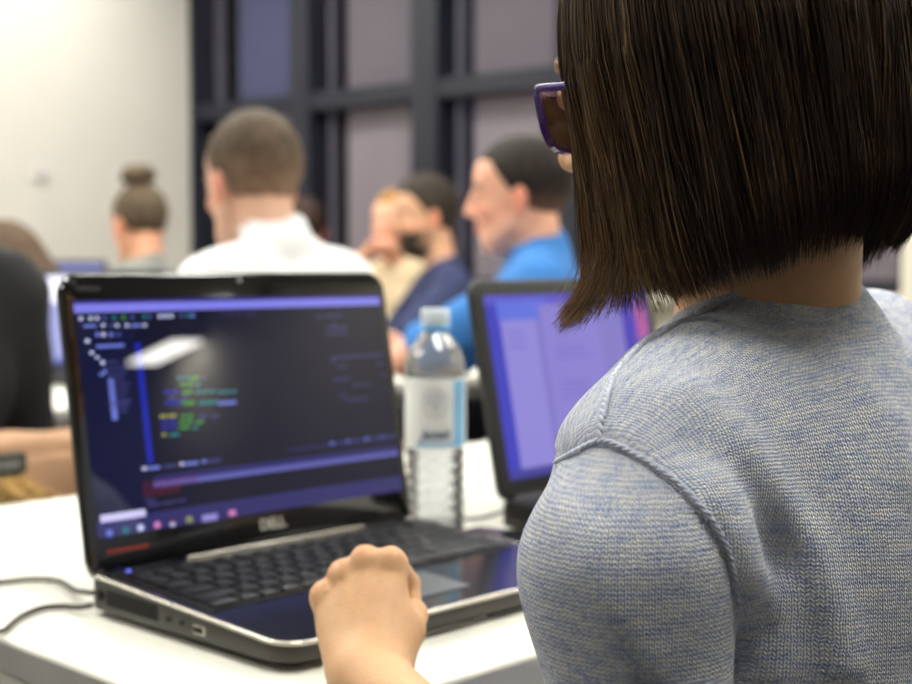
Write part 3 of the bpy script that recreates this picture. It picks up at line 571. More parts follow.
for i in range(12): st.add([(-.003+i*.0016+.024, 0, .1), (-.003+(i+1)*.0016+.024, 0, .1), (-.003+(i+1)*.0016+.024, 0, .171), (-.003+i*.0016+.024, 0, .171)], [(0, 1, 2, 3)])
for i in range(24): st.add([(-.022+i*.0018, 0, .1005), (-.022+(i+1)*.0018, 0, .1005), (-.022+(i+1)*.0018, 0, .1045), (-.022+i*.0018, 0, .1045)], [(0, 1, 2, 3)])
wrapped(st, .0333, A0).build('label_stripe', mat('stripe_blue', (130, 190, 228), .5), lb)
cu = bpy.data.curves.new('t', 'FONT'); cu.body = 'jazak'; cu.size = .0165; cu.align_x = 'CENTER'; cu.shear = .3; cu.offset = .0004; to = bpy.data.objects.new('t', cu); COL.objects.link(to)
me = bpy.data.meshes.new_from_object(to.evaluated_get(bpy.context.evaluated_depsgraph_get())); bpy.data.objects.remove(to)
t_ = MB(); t_.add([(v.co.x, 0, .1085+v.co.y) for v in me.vertices], [tuple(p.vertices) for p in me.polygons]); wrapped(t_, .0334, A0).build('label_text', mat('ink_blue', (70, 84, 130), .5), lb)
em = MB()
def ringart(cx, cz, r0, r1, n=36):
    em.add([(cx+(r1 if k % 2 else r0)*math.cos(2*math.pi*(k//2)/n), 0, cz+(r1 if k % 2 else r0)*math.sin(2*math.pi*(k//2)/n)) for k in range(2*n)], [(2*i, 2*i+1, 2*((i+1) % n)+1, 2*((i+1) % n)) for i in range(n)])
ringart(0, .147, .0145, .0152); ringart(0, .147, .0125, .0130)
for k in range(26):
    a = k*2.4; q = .0016+.0085*math.sqrt(k/26); ringart(q*math.cos(a), .149+q*math.sin(a)*.8, .0003, .0012, 8)
em.add([(-.0009, 0, .136), (.0009, 0, .136), (.0006, 0, .148), (-.0006, 0, .148)], [(0, 1, 2, 3)])
wrapped(em, .0334, A0).build('label_emblem', mat('ink_grey', (176, 180, 186), .5), lb)

# chair with the tan jacket over its back
ch = empty('chair', tw(.93, 1.98, 0), YAW); tag(ch, 'office chair behind the foreground table, its back covered by the tan jacket', 'chair')
M_fab = mat('chair_fabric', (38, 38, 42), .9, var=.15, scale=300)
MB().box((-.24, -.22, .345), (.24, .24, .385), bev=.02).build('seat', M_fab, ch, smooth=True)
MB().box((-.22, -.27, .56), (.22, -.235, .795), bev=.015).build('backrest', M_fab, ch, smooth=True)
MB().tube([(0, -.1, .35), (0, -.29, .38), (0, -.30, .56), (0, -.27, .62)], .016).build('back_support', M_metal, ch, smooth=True)
MB().tube([(0, 0, .08), (0, 0, .35)], .025, 16).build('gas_lift', M_metal, ch, smooth=True)
for k in range(5):
    a = 2*math.pi*k/5+.3; l = MB().tube([(0, 0, .10), (.26*math.cos(a), .26*math.sin(a), .07)], .018).build('leg', M_blackm, ch, smooth=True)
    MB().lathe([(.0, -.01), (.024, -.01), (.024, .01), (.0, .01)], (.27*math.cos(a), .27*math.sin(a), .024), 16, axis='x').build('caster', M_blackm, l, smooth=True)
jc = empty('tan_jacket', tw(.93, 1.98-.25, 0), YAW); tag(jc, 'tan jacket with fuzzy golden fleece draped over a chair back at the left', 'jacket')
def jk(P):
    x, y, z = P.T
    q = np.stack([np.abs(x)-.245+.05*np.clip((.6-z)*2, 0, 1), np.abs(y-.004*np.sin(x*31+z*9))-.036-.012*(z < .78), np.abs(z-.665)-.125], 1)
    d = np.linalg.norm(np.maximum(q, 0), axis=1)+np.minimum(q.max(1), 0)-.014
    q2 = np.stack([np.abs(x)-.235, np.abs(y)-.0215, np.abs(z-.63)-.165], 1); inner = np.linalg.norm(np.maximum(q2, 0), axis=1)+np.minimum(q2.max(1), 0)
    d = np.maximum(d, -inner)
    return d+.003*np.sin(x*42+3*np.sin(z*20))*np.sin(z*33)
sdf_obj('jacket_body', jk, (-.3, -.09, .50), (.3, .09, .84), .007, mat('tan_suede', (184, 146, 116), .85, var=.08, scale=18, bump=.001, bscale=220), jc)
def fz(P):
    x, y, z = P.T; c = np.minimum(ell((-.10, -.064, .690), (.14, .034, .074))(P), ell((-.19, -.058, .62), (.07, .028, .10))(P)); c = smin(c, ell((.06, -.062, .672), (.12, .028, .055))(P), .02); c = smin(c, ell((-.04, -.058, .60), (.18, .026, .08))(P), .03)
    return c+.006*np.sin(x*95+2*np.sin(z*60))*np.sin(z*70+x*40)+.003*np.sin(x*230)*np.sin(z*210+y*190)
sdf_obj('fleece_lining', fz, (-.3, -.12, .48), (.3, .0, .80), .004, mat('golden_fleece', (172, 138, 84), .95, var=.4, scale=45, bump=.003, bscale=260), jc)
jl = MB().box((-.145, -.071, .7625), (-.030, -.060, .7885), bev=.001).build('label_patch', mat('patch_black', (52, 54, 54), .7), jc)
s = MB(); x = -.130; rr = random.Random(5)
while x < -.043: w_ = rr.uniform(.004, .008); s.box((x, -.0718, .7700), (x+w_, -.0708, .7815)); x += w_+.0025
s.build('patch_print', mat('patch_print', (128, 130, 126), .6), jl)
# ------------------------------------------------------------------ people
M_skin = mat('skin', SKIN, .48, var=.05, scale=60, attr='Col', sss=.12, bump=.0003, bscale=900)
def V(*a): return np.array(a, float)
def head_ops(H, Rm, s=1.0, k=.02):
    w = lambda *p: H+Rm@(np.array(p, float)*s)
    o = [('u', ell(w(-.012, 0, .032), V(.098, .077, .088)*s, Rm), k*s), ('u', ell(w(.030, 0, -.035), V(.062, .060, .082)*s, Rm), .03*s),
         ('u', cap(w(.055, .018, -.098), w(.055, -.018, -.098), .022*s), .03*s), ('u', ell(w(.040, 0, .045), V(.052, .062, .050)*s, Rm), .02*s)]
    for y in (1, -1):
        o += [('u', cap(w(.01, .050*y, -.06), w(.05, .030*y, -.095), .016*s, .014*s), .025*s), ('u', ell(w(.066, .036*y, -.03), V(.02, .02, .018)*s, Rm), .015*s),
              ('s', ell(w(.098, .031*y, .0), V(.016, .018, .011)*s, Rm), .012*s), ('u', cap(w(.086, .014*y, .018), w(.082, .046*y, .018), .006*s), .012*s)]
        o += [('u', ell(w(-.010, .080*y, -.012), V(.016, .007, .030)*s, Rm), .006*s), ('s', ell(w(-.006, .089*y, -.008), V(.009, .005, .018)*s, Rm), .004*s),
              ('u', cap(w(-.004, .078*y, -.035), w(-.002, .076*y, -.040), .007*s), .006*s), ('u', cap(w(.099, .010*y, -.036), w(.100, .012*y, -.037), .007*s), .006*s),
              ('u', ell(w(.084, .031*y, .0), V(.012, .016, .010)*s, Rm), .004*s)]
    o += [('u', cap(w(.092, 0, .012), w(.109, 0, -.030), .007*s, .010*s), .012*s), ('u', cap(w(.087, .018, -.064), w(.087, -.018, -.064), .0055*s), .006*s), ('u', cap(w(.092, .008, -.064), w(.092, -.008, -.064), .005*s), .006*s),
          ('u', cap(w(.089, .010, -.073), w(.089, -.010, -.073), .006*s), .006*s), ('s', cap(w(.098, .02, -.0685), w(.098, -.02, -.0685), .0022*s), .003*s)]
    return o
def head_color(H, Rm, s, base, P, stubble=0, stub=(90, 75, 62)):
    q = (P-H)@Rm/s; c = np.tile(np.array(s2l(base)), (len(P), 1))
    def mixc(c, col, m): m = np.clip(m, 0, 1)[:, None]; return c*(1-m)+np.array(s2l(col))*m
    lip = np.exp(-((q[:, 2]+.0685)/.0085)**2)*(np.abs(q[:, 1]) < .026)*(q[:, 0] > .075); c = mixc(c, (186, 96, 88), lip*.75)
    ear = np.exp(-((np.abs(q[:, 1])-.084)/.008)**2)*np.exp(-((q[:, 2]+.012)/.035)**2)*np.exp(-((q[:, 0]+.01)/.025)**2); c = mixc(c, (224, 122, 102), ear*.7)
    ck = np.exp(-((np.abs(q[:, 1])-.045)/.022)**2)*np.exp(-((q[:, 2]+.035)/.025)**2)*(q[:, 0] > .02); c = mixc(c, (226, 128, 105), ck*.4)
    br = np.exp(-((q[:, 2]-.022-.05*(.03-np.abs(np.abs(q[:, 1])-.03)))/.0045)**2)*(np.abs(np.abs(q[:, 1])-.032) < .02)*(q[:, 0] > .06); c = mixc(c, (60, 44, 34), br*.85)
    if stubble: 
        m = ((q[:, 2] < -.045) & (q[:, 2] > -.14) & (q[:, 0] > -.0))*(1-lip); c = mixc(c, stub, m*stubble)
    return c
def hand_ops(W, x, y, curl=1., s=1., left=True, k=.006, thumb=None, spread=1.):
    """W wrist, x towards the fingers, y towards the thumb; dorsal side from handedness"""
    x = np.array(x, float); x /= np.linalg.norm(x); y = np.array(y, float); y -= x*(x@y); y /= np.linalg.norm(y)
    z = np.cross(y, x) if left else np.cross(x, y)
    w = lambda a, b, c: W+(x*a+y*b+z*c)*s
    o = [('u', ell(w(.045, 0, -.004), V(.046, .033, .014)*s, np.stack([x, y, z], 1)), .02)]
    K = [(.087, .027, .001), (.092, .008, .004), (.086, -.011, .002), (.076, -.028, -.003)]; Ls = [(.040, .024, .020), (.043, .028, .021), (.040, .026, .021), (.032, .020, .019)]
    rr = [.0096, .0098, .0092, .0082]
    for (kx, ky, kz), L, r in zip(K, Ls, rr):
        o.append(('u', cap(w(.012, ky*.45, -.002), w(kx-.004, ky, kz-.002), .013*s, (r+.0008)*s), .012*s))
        a = 0; p = np.array([kx, ky, kz]); 
        for j, (l, dc) in enumerate(zip(L, (82, 95, 60))):
            a += R(dc)*curl; q = p+l*np.array([math.cos(a), (ky*.25*spread if j == 0 else 0), -math.sin(a)])
            o.append(('u', cap(w(*p), w(*q), r*(1-.08*j)*s, r*(.92-.08*j)*s), (.007 if j == 0 else .002)*s)); p = q
        o.append(('u', ell(w(kx, ky, kz+.004), V(.009, .0075, .0075)*s, np.stack([x, y, z], 1)), .008*s))   # knuckle
    tp = thumb or [(.018, .020, -.008), (.046, .042, -.018), (.070, .040, -.032), (.080, .020, -.044)]
    for j in range(3): o.append(('u', cap(w(*tp[j]), w(*tp[j+1]), (.0135, .0115, .0105)[j]*s, (.0115, .0105, .009)[j]*s), (.016, .004, .003)[j]*s))
    return o
def torso_pts(sc=1., lean=0):
    return dict(ch=V(-.015, 0, -.17)*sc, ab=V(-.05-lean*.4, 0, -.36)*sc, pe=V(-.09-lean, 0, -.50)*sc)
def torso_ops(sp, g=0., sc=1., wide=1., k=.05):
    t = torso_pts(sc, sp.get('lean', 0)); I = np.eye(3)
    o = [('u', ell(t['ch'], V(.102, .150*wide, .165)*sc+g, I), k), ('u', cap(V(-.008, .140*wide, -.068)*sc, V(-.008, -.140*wide, -.068)*sc, .052*sc+g), k),
         ('u', cap(V(-.010, .0, -.005)*sc, V(-.010, .115*wide, -.045)*sc, .040*sc+g, .032*sc+g), k*.6), ('u', cap(V(-.010, .0, -.005)*sc, V(-.010, -.115*wide, -.045)*sc, .040*sc+g, .032*sc+g), k*.6),
         ('u', ell(t['ab'], V(.100, .135, .150)*sc+g, I), k), ('u', ell(t['pe'], V(.118, .158, .110)*sc+g, I), k)]
    return o
def person(name, label, C7, fwd, H, hf, hp=0, hroll=0, sp=None, sleeve=1, top=(200, 200, 200), topname='shirt', hair=(50, 36, 26), hairfn=None, skin=SKIN, stubble=0,
           armL=None, armR=None, hs=1.0, h=.0065, collar=False, sc=1.0, pants=(40, 44, 60), handcurl=.45, legs=True, wide=1., stub=(90, 75, 62), hairvar=.35, fade=(.0, .1, 0)):
    sp = sp or {}; C7 = np.array(C7, float); Rt = frame(fwd); Rh = frame(hf, hp, hroll); H = np.array(H, float); Hl = (H-C7)@Rt; Rhl = Rt.T@Rh
    armL = armL or [V(.16, .24, -.30), V(.40, .12, -.245)]; armR = armR or [V(.16, -.24, -.30), V(.40, -.12, -.245)]
    root = empty(name, (C7[0], C7[1], 0)); tag(root, label, 'person'); base0 = V(C7[0], C7[1], 0)
    hl = lambda *p: Hl+Rhl@(V(*p)*hs)
    body = [('u', cap(V(-.012, 0, -.03), hl(-.030, 0, -.055), .056*sc, .054*sc), 0)]+torso_ops(sp, 0, sc, wide)+head_ops(Hl, Rhl, hs)
    fl = -C7[2]; pe = torso_pts(sc, sp.get('lean', 0))['pe']; sh = []
    for side, arm in ((1, armL), (-1, armR)):
        e, w_ = [V(*q) for q in arm]; s0 = V(-.005, .160*side*wide, -.075)*sc; sh.append((s0, e, w_))
        body += [('u', cap(s0, e, .044*sc, .036*sc), .03), ('u', cap(e, w_, .036*sc, .024*sc), .02)]
        x = w_-e; y = np.cross(x, V(0, 0, 1)) * (-side); 
        if np.linalg.norm(y) < 1e-3: y = V(0, -side, 0)
        body += hand_ops(w_, x/np.linalg.norm(x)+V(0, 0, -.15), -y*1., handcurl, .95*hs, left=(side > 0))
    kn = {}
    if legs:
        for side in (1, -1):
            hp_ = pe+V(.0, .085*side, -.01); kne = V(hp_[0]+.42, .11*side, max(fl+.50, pe[2]-.03)); an = V(kne[0]+.02, .12*side, fl+.09); kn[side] = (hp_, kne, an)
            body += [('u', cap(hp_, kne, .080, .056), .04), ('u', cap(kne, an, .052, .038), .03), ('u', cap(an+V(0, 0, -.03), an+V(.10, 0, -.05), .034, .030), .03)]
    allp = np.array([Hl]+[q for s_ in sh for q in s_]+[q for k_ in kn.values() for q in k_]+[pe]); lo = allp.min(0)-.26; hi = allp.max(0)+.26; lo[2] = max(lo[2], fl-.02)
    def place(o):
        M = np.eye(4); M[:3, :3] = Rt; M[:3, 3] = C7-base0; P = np.empty(len(o.data.vertices)*3); o.data.vertices.foreach_get('co', P); P = P.reshape(-1, 3)@Rt.T+(C7-base0); o.data.vertices.foreach_set('co', P.ravel()); o.data.update(); return o
    colf = lambda P: head_color(Hl, Rhl, hs, skin, P, stubble, stub)
    place(sdf_obj('body', body, lo, hi, h, M_skin, root, colf))
    # top
    g = .012; cl = torso_ops(sp, g, sc, wide)[:]
    for s0, e, w_ in sh:
        if sleeve >= 1: cl += [('u', cap(s0, e, .054*sc+g*.6, .044*sc+g*.5), .03), ('u', cap(e, e+(w_-e)*.95, .044*sc+g*.5, .030*sc+g*.4), .02)]
        else: cl += [('u', cap(s0, s0+(e-s0)*sleeve, .054*sc+g*.5, .050*sc+g*.6), .03)]
    if collar: cl += [('u', cap(V(-.014, 0, 0), V(-.006, 0, .045)*sc+(Hl*V(.25, .25, 0)), .066*sc, .062*sc), .012), ('s', cap(V(-.006, 0, .06)*sc+(Hl*V(.25, .25, 0)), V(.0, 0, .14)*sc+(Hl*V(.25, .25, 0)), .058*sc, .06*sc), .004)]
    else: cl += [('u', cap(V(-.012, 0, -.01), V(-.008, 0, .012), .068*sc, .062*sc), .02), ('s', cap(V(.0, 0, .030)+Hl*V(.15, .15, 0), V(.01, 0, .14)+Hl*V(.3, .3, 0), .060*sc, .06*sc), .006)]
    wr = lambda P: .003*np.sin(P[:, 0]*38+P[:, 2]*30+2*np.sin(P[:, 1]*25))*np.sin(P[:, 1]*33+P[:, 2]*22)
    cl.append(('d', wr, 0)); cl.append(('s', (lambda P, z=pe[2]-.03: P[:, 2]-z), 0))
    cut = []
    clf = fold(cl); place(sdf_obj(topname, clf, lo, hi, h, mat(topname+'_%d%d%d' % top, top, .85, var=.06, scale=30, bump=.0006, bscale=500), root))
    if legs:
        pn = [('u', ell(pe, V(.126, .166, .118)*sc, np.eye(3)), 0)]
        for side, (a, b, c) in kn.items():
            pn += [('u', cap(a, b, .092, .068), .04), ('u', cap(b, c+V(0, 0, .0), .066, .056), .02)]
            place(sdf_obj('shoe', [('u', cap(c+V(-.02, 0, -.045), c+V(.14, 0, -.052), .043, .036), 0), ('s', (lambda P, z=fl: P[:, 2]-z), 0)], c-.3, c+.3, .01, mat('shoe_dark', (36, 34, 34), .6), root))
        pn.append(('s', (lambda P, z=fl+.07: P[:, 2]-z), 0)); place(sdf_obj('trousers', pn, lo, hi, .011, mat('trousers_%d%d%d' % pants, pants, .9, var=.1, scale=60), root))
    if hairfn:
        hf_ = inframe(lambda q: hairfn(q)*hs, np.zeros(3), np.eye(3)); 
        fn = lambda P: hairfn(((P-Hl)@Rhl)/hs)*hs
        def hc(P):
            q = ((P-Hl)@Rhl)/hs; f_ = np.clip((fade[0]-q[:, 2])/fade[1], 0, 1)[:, None]*fade[2]; tex = (1+.28*np.sin(q[:, 0]*170+3*np.sin(q[:, 1]*60))*np.sin(q[:, 1]*150+q[:, 2]*90))[:, None]
            return np.array(s2l(hair))*(1-f_)*tex+np.array(s2l(skin))*.75*f_
        place(sdf_obj('hair', fn, Hl-.42, Hl+.30, .0055, mat('short_hair', hair, .6, var=hairvar, scale=90, bump=.002, bscale=300, stretch=(1, 1, .25), spec=.3, attr='Col'), root, hc, margin=1.5))
    for y in (1, -1):
        p = hl(.083, .031*y, .0); p = C7-base0+Rt@p; e_ = MB().lathe([(.0001, -.0118*hs)]+[(.0118*hs*math.sin(R(a)), -.0118*hs*math.cos(R(a))) for a in range(15, 180, 15)]+[(.0001, .0118*hs)], seg=16, cap=False)
        M = np.eye(4); M[:3, :3] = Rh@np.array([[0, 0, 1], [0, 1, 0], [-1, 0, 0.]]); M[:3, 3] = p
        c = len(e_.f); e_.mi = [1 if i >= c*9//12 else 0 for i in range(c)]
        e_.build('eye', [mat('eye_white', (225, 220, 215), .2), mat('iris_brown', (50, 34, 24), .15)], root, smooth=True, M=M)
    return root
# hair shapes in head space (x forward, y left, z up)
def short_hair(line=.035, thick=.010, side=-.02, nape=-.06):
    def f(q):
        x, y, z = q.T; d = ell((-.014, 0, .034), (.101+thick*.6, .079+thick*.35, .089+thick), None)(q)
        d = d+.0018*np.sin(x*300+z*120)*np.sin(y*280+z*200)
        low = np.where(x > -.01, side+np.clip((x+.01)/.07, 0, 1)*(line+.03-side), nape+np.clip((x+.09)/.08, 0, 1)*(side-nape))
        d = np.maximum(d, low-z); d = np.maximum(d, x-.072-.25*np.clip(z-.05, 0, 1)); inner = ell((-.012, 0, .030), (.092, .071, .080), None)(q); ear = ell((-.008, .085, -.012), (.020, .03, .03), None)(np.stack([x, np.abs(y), z], 1))
        return np.maximum(np.maximum(d, -inner), -ear)
    return f
def bun_hair(q):
    d = short_hair(.045, .008, -.015, -.055)(q); x, y, z = q.T
    b = ell((-.040, .010, .152), (.050, .058, .036), None)(q)+.003*np.sin(np.arctan2(y, x+.04)*6+z*120)
    b = smin(b, cap((-.035, 0, .115), (-.04, 0, .14), .022)(q), .01); b = smin(b, ell((-.055, .03, .165), (.02, .018, .012), None)(q), .006); b = smin(b, ell((-.02, -.035, .168), (.018, .014, .01), None)(q), .006); return smin(d, b, .012)
def long_hair(q):
    x, y, z = q.T; d = ell((-.016, 0, .03), (.112, .092, .102), None)(q)
    lo = ell((-.05, 0, -.13), (.085, .105, .19), None)(q); d = smin(d, lo, .05)+.003*np.sin(np.arctan2(y, x)*26+z*14); d = np.maximum(d, x-.075+.9*np.clip(-z+.05, 0, .08)); face = ell((.085, 0, -.04), (.075, .062, .10), None)(q)
    inner = ell((.0, 0, -.06), (.075, .055, .14), None)(q); return np.maximum(np.maximum(d, -face), -inner)
def curly_beard(q):
    d = short_hair(.050, .018, -.03, -.07)(q)
    x, y, z = q.T; sh = ell((.032, 0, -.038), (.068, .066, .090), None)(q); sh = smin(sh, cap((.056, .018, -.10), (.056, -.018, -.10), .026)(q), .03)
    b = np.maximum(sh, z+.052); b = np.maximum(b, .005-x+.3*(z+.05)); b = np.maximum(b, -ell((.095, 0, -.0685), (.03, .022, .009), None)(q)); b = np.maximum(b, -ell((.03, 0, -.035), (.056, .052, .07), None)(q))
    return np.minimum(d+.002*np.sin(x*200)*np.sin(z*190), b+.002*np.sin(x*260+y*210)*np.sin(z*240))
def pxw(px, py, d): r = ray(px, py); return V(0, 0, CAMZ)+r*(d/r[1])

person('person', 'man in a crisp white shirt seen from behind, short brown hair', pxw(277, 250, 2.56), (-.62, .78), pxw(252, 182, 2.60), (-.66, .76), hp=R(8), wide=.93, top=(238, 240, 242), topname='shirt',
       hair=(82, 68, 52), hairfn=short_hair(.05, .009, -.015, -.085), collar=True, fade=(.045, .12, .62), hs=1.0, sc=.98, skin=(216, 172, 146), sp=dict(lean=.03))
B = pxw(534, 253, 3.08)
person('person', 'man in a bright blue t-shirt with dark cropped hair, facing left', B, (-1, .05), pxw(518, 196, 3.08), (-1, .12), hp=R(2), top=(58, 124, 196), topname='t_shirt', sleeve=.82,
       hair=(34, 26, 22), hairfn=short_hair(.045, .010, -.02, -.06), armL=[V(.27, .16, -.225), V(.22, -.04, -.235)], armR=[V(.22, -.24, -.27), V(.36, -.14, -.20)], hs=1.03, sc=1.04, skin=(226, 170, 142), sp=dict(lean=.05), wide=1.05, fade=(.01, .07, .35))
person('person', 'bearded man in a navy top, propping a hand against his mouth', pxw(440, 268, 4.85), (-.93, -.25), pxw(424, 216, 4.85), (-.95, -.32), hp=R(6), top=(44, 52, 88), topname='t_shirt', sleeve=.8,
       hair=(48, 40, 32), hairfn=curly_beard, armL=[V(.20, .20, -.25), V(.36, .06, -.22)], hs=1.06, skin=(214, 166, 134), handcurl=.7, stubble=.5, stub=(70, 56, 46))
person('person', 'woman with hair tied up in a bun and a grey sweater, by the white wall', pxw(146, 268, 4.86), (-.62, .78), pxw(139, 224, 4.9), (-.72, .69), hp=R(10), top=(138, 140, 136), topname='sweater',
       hair=(92, 78, 60), hairfn=bun_hair, hs=1.08, skin=(226, 168, 134), armL=[V(.10, .24, -.22), V(.26, .12, -.19)], armR=[V(.10, -.24, -.22), V(.26, -.12, -.19)])
person('person', 'person with long brown hair bending down at the far left edge', pxw(28, 298, 3.95), (-.80, .60), pxw(4, 271, 3.97), (-.86, .5), hp=R(32), hroll=R(-10), top=(70, 62, 60), topname='sweater', hair=(92, 74, 58), hairfn=long_hair, hs=1.05, legs=True,
       skin=(232, 180, 150), armL=[V(.12, .24, -.25), V(.22, .12, -.16)], armR=[V(.12, -.24, -.25), V(.22, -.12, -.16)])
person('person', 'person in a black jacket sitting in the tan jacket chair, cut by the left edge', V(-.858, 2.08, 1.065), (-.62, .78), V(-.91, 2.15, 1.23), (-.62, .78), top=(27, 28, 31), topname='jacket', hair=(44, 34, 28), hairfn=short_hair(), sc=1.08, wide=1.08, sp=dict(lean=-.02),
       armL=[V(.14, .26, -.34), V(.36, .12, -.28)], armR=[V(.05, -.23, -.36), V(.30, -.16, -.29)])
person('person', 'ginger haired person in a cream sweater beyond the bearded man', pxw(396, 264, 5.45), (-.55, -.83), pxw(394, 224, 5.42), (-.50, -.86), top=(222, 204, 168), topname='sweater', hair=(166, 122, 66), hairfn=short_hair(.05, .016, -.05, -.09), skin=(232, 176, 146), hs=.98,
       armL=[V(.1, .25, -.24), V(.26, .12, -.22)], armR=[V(.2, -.19, -.18), V(.165, -.05, .02)])
person('person', 'person with dark hair far back, one red ear showing beside the white shirt', pxw(306, 272, 5.8), (-.3, .95), pxw(306, 229, 5.8), (-.25, .97), top=(52, 48, 56), topname='sweater', hair=(52, 36, 30), hairfn=short_hair(.05, .012, -.01, -.05), skin=(214, 130, 110), hs=.98,
       armL=[V(.10, .24, -.22), V(.26, .12, -.19)], armR=[V(.10, -.24, -.22), V(.26, -.12, -.19)])
# ------------------------------------------------------------------ the woman in the knitted sweater
g0 = V(.186, .85, .996); GF = V(-.81, .59, 0); GF /= np.linalg.norm(GF); GR = frame(GF)
GH = V(.157, .832, 1.152); HR = frame((-.848, .53), R(12))
girl = empty('person', (g0[0], g0[1], 0)); off = V(g0[0], g0[1], 0)
tag(girl, 'woman with a straight dark bob, glasses and pale blue knitted sweater, seen from behind', 'person')
L2W = lambda p: g0+GR@V(*p)
W2L = lambda P: (P-g0)@GR
shL = W2L(V(.098, .715, .898)); elL = W2L(V(.080, .672, .700)); wrL = W2L(V(-.0565, .872, .7700))
shR = V(-.003, -.184, -.085); elR = V(.0, -.27, -.27); wrR = V(.14, -.36, -.205)
Hl = W2L(GH); Hrl = GR.T@HR
hl = lambda *p: Hl+Hrl@V(*p)
I3 = np.eye(3)
body = [('u', cap(V(-.005, 0, -.04), hl(-.028, 0, -.055), .054, .047), 0), ('u', cap(V(.0, 0, -.03), V(.0, .09, -.06), .034, .03), .05), ('u', cap(V(.0, 0, -.03), V(.0, -.09, -.06), .034, .03), .05),
        ('u', ell((-.02, 0, -.18), (.09, .13, .17), I3), .04), ('u', cap((-.005, .12, -.09), (-.005, -.13, -.085), .038), .04),
        ('u', ell((-.06, 0, -.36), (.09, .12, .14), I3), .05), ('u', ell((-.10, 0, -.48), (.115, .165, .10), I3), .05)]+head_ops(Hl, Hrl, .97)
hx = W2L(V(-.0675, .935, .831))-wrL; hy = V(*(GR.T@V(.0465, .010, .030)))
body += [('u', cap(shL, elL, .038, .034), .03), ('u', cap(elL, wrL, .034, .0235), .02), ('u', cap(shR, elR, .038, .034), .03), ('u', cap(elR, wrR, .034, .024), .02)]
body += hand_ops(wrL, hx, hy, 1.0, .92, left=True, thumb=[(.014, .014, -.010), (.038, .029, -.016), (.058, .031, -.028), (.066, .014, -.044)])
body += hand_ops(wrR, wrR-elR+V(0, 0, -.05), V(0, 1, 0.2), .4, .95, left=False)
fl = -g0[2]
for s in (1, -1):
    a, b, c = V(-.10, .09*s, -.50), V(.30, .085*s-.045, -.50), V(.30, .09*s-.045, fl+.09)
    body += [('u', cap(a, b, .078, .055), .04), ('u', cap(b, c, .05, .036), .03), ('u', cap(c+V(0, 0, -.03), c+V(.10, 0, -.05), .033, .028), .03)]
def place(o):
    P = np.empty(len(o.data.vertices)*3); o.data.vertices.foreach_get('co', P); P = P.reshape(-1, 3)@GR.T+(g0-off); o.data.vertices.foreach_set('co', P.ravel()); o.data.update(); return o
def gcol(P):
    c = head_color(Hl, Hrl, .97, (228, 180, 134), P)
    q = P-wrL; x = hx/np.linalg.norm(hx); y = hy-x*(x@hy); y /= np.linalg.norm(y); z = np.cross(y, x); u, v_, n_ = q@x, q@y, q@z
    m = np.zeros(len(P))
    for (kx, ky) in ((.087, .027), (.092, .008), (.086, -.011), (.076, -.028)): m = np.maximum(m, np.exp(-(((u-kx-.003)**2+(v_-ky)**2)/.009**2))*(n_ > -.01))
    m = (m*.38)[:, None]; return c*(1-m)+np.array(s2l((224, 136, 100)))*m
fb_ = fold(body)
far = lambda P: fb_(P)
lo = np.array([-.34, -.36, fl-.01]); hi = np.array([.50, .36, .36])
M_skg = mat('skin_close', SKIN, .45, var=.04, scale=120, attr='Col', sss=.15, bump=.00035, bscale=700)
place(sdf_obj('body', body, lo, hi, .0027, M_skg, girl, gcol))

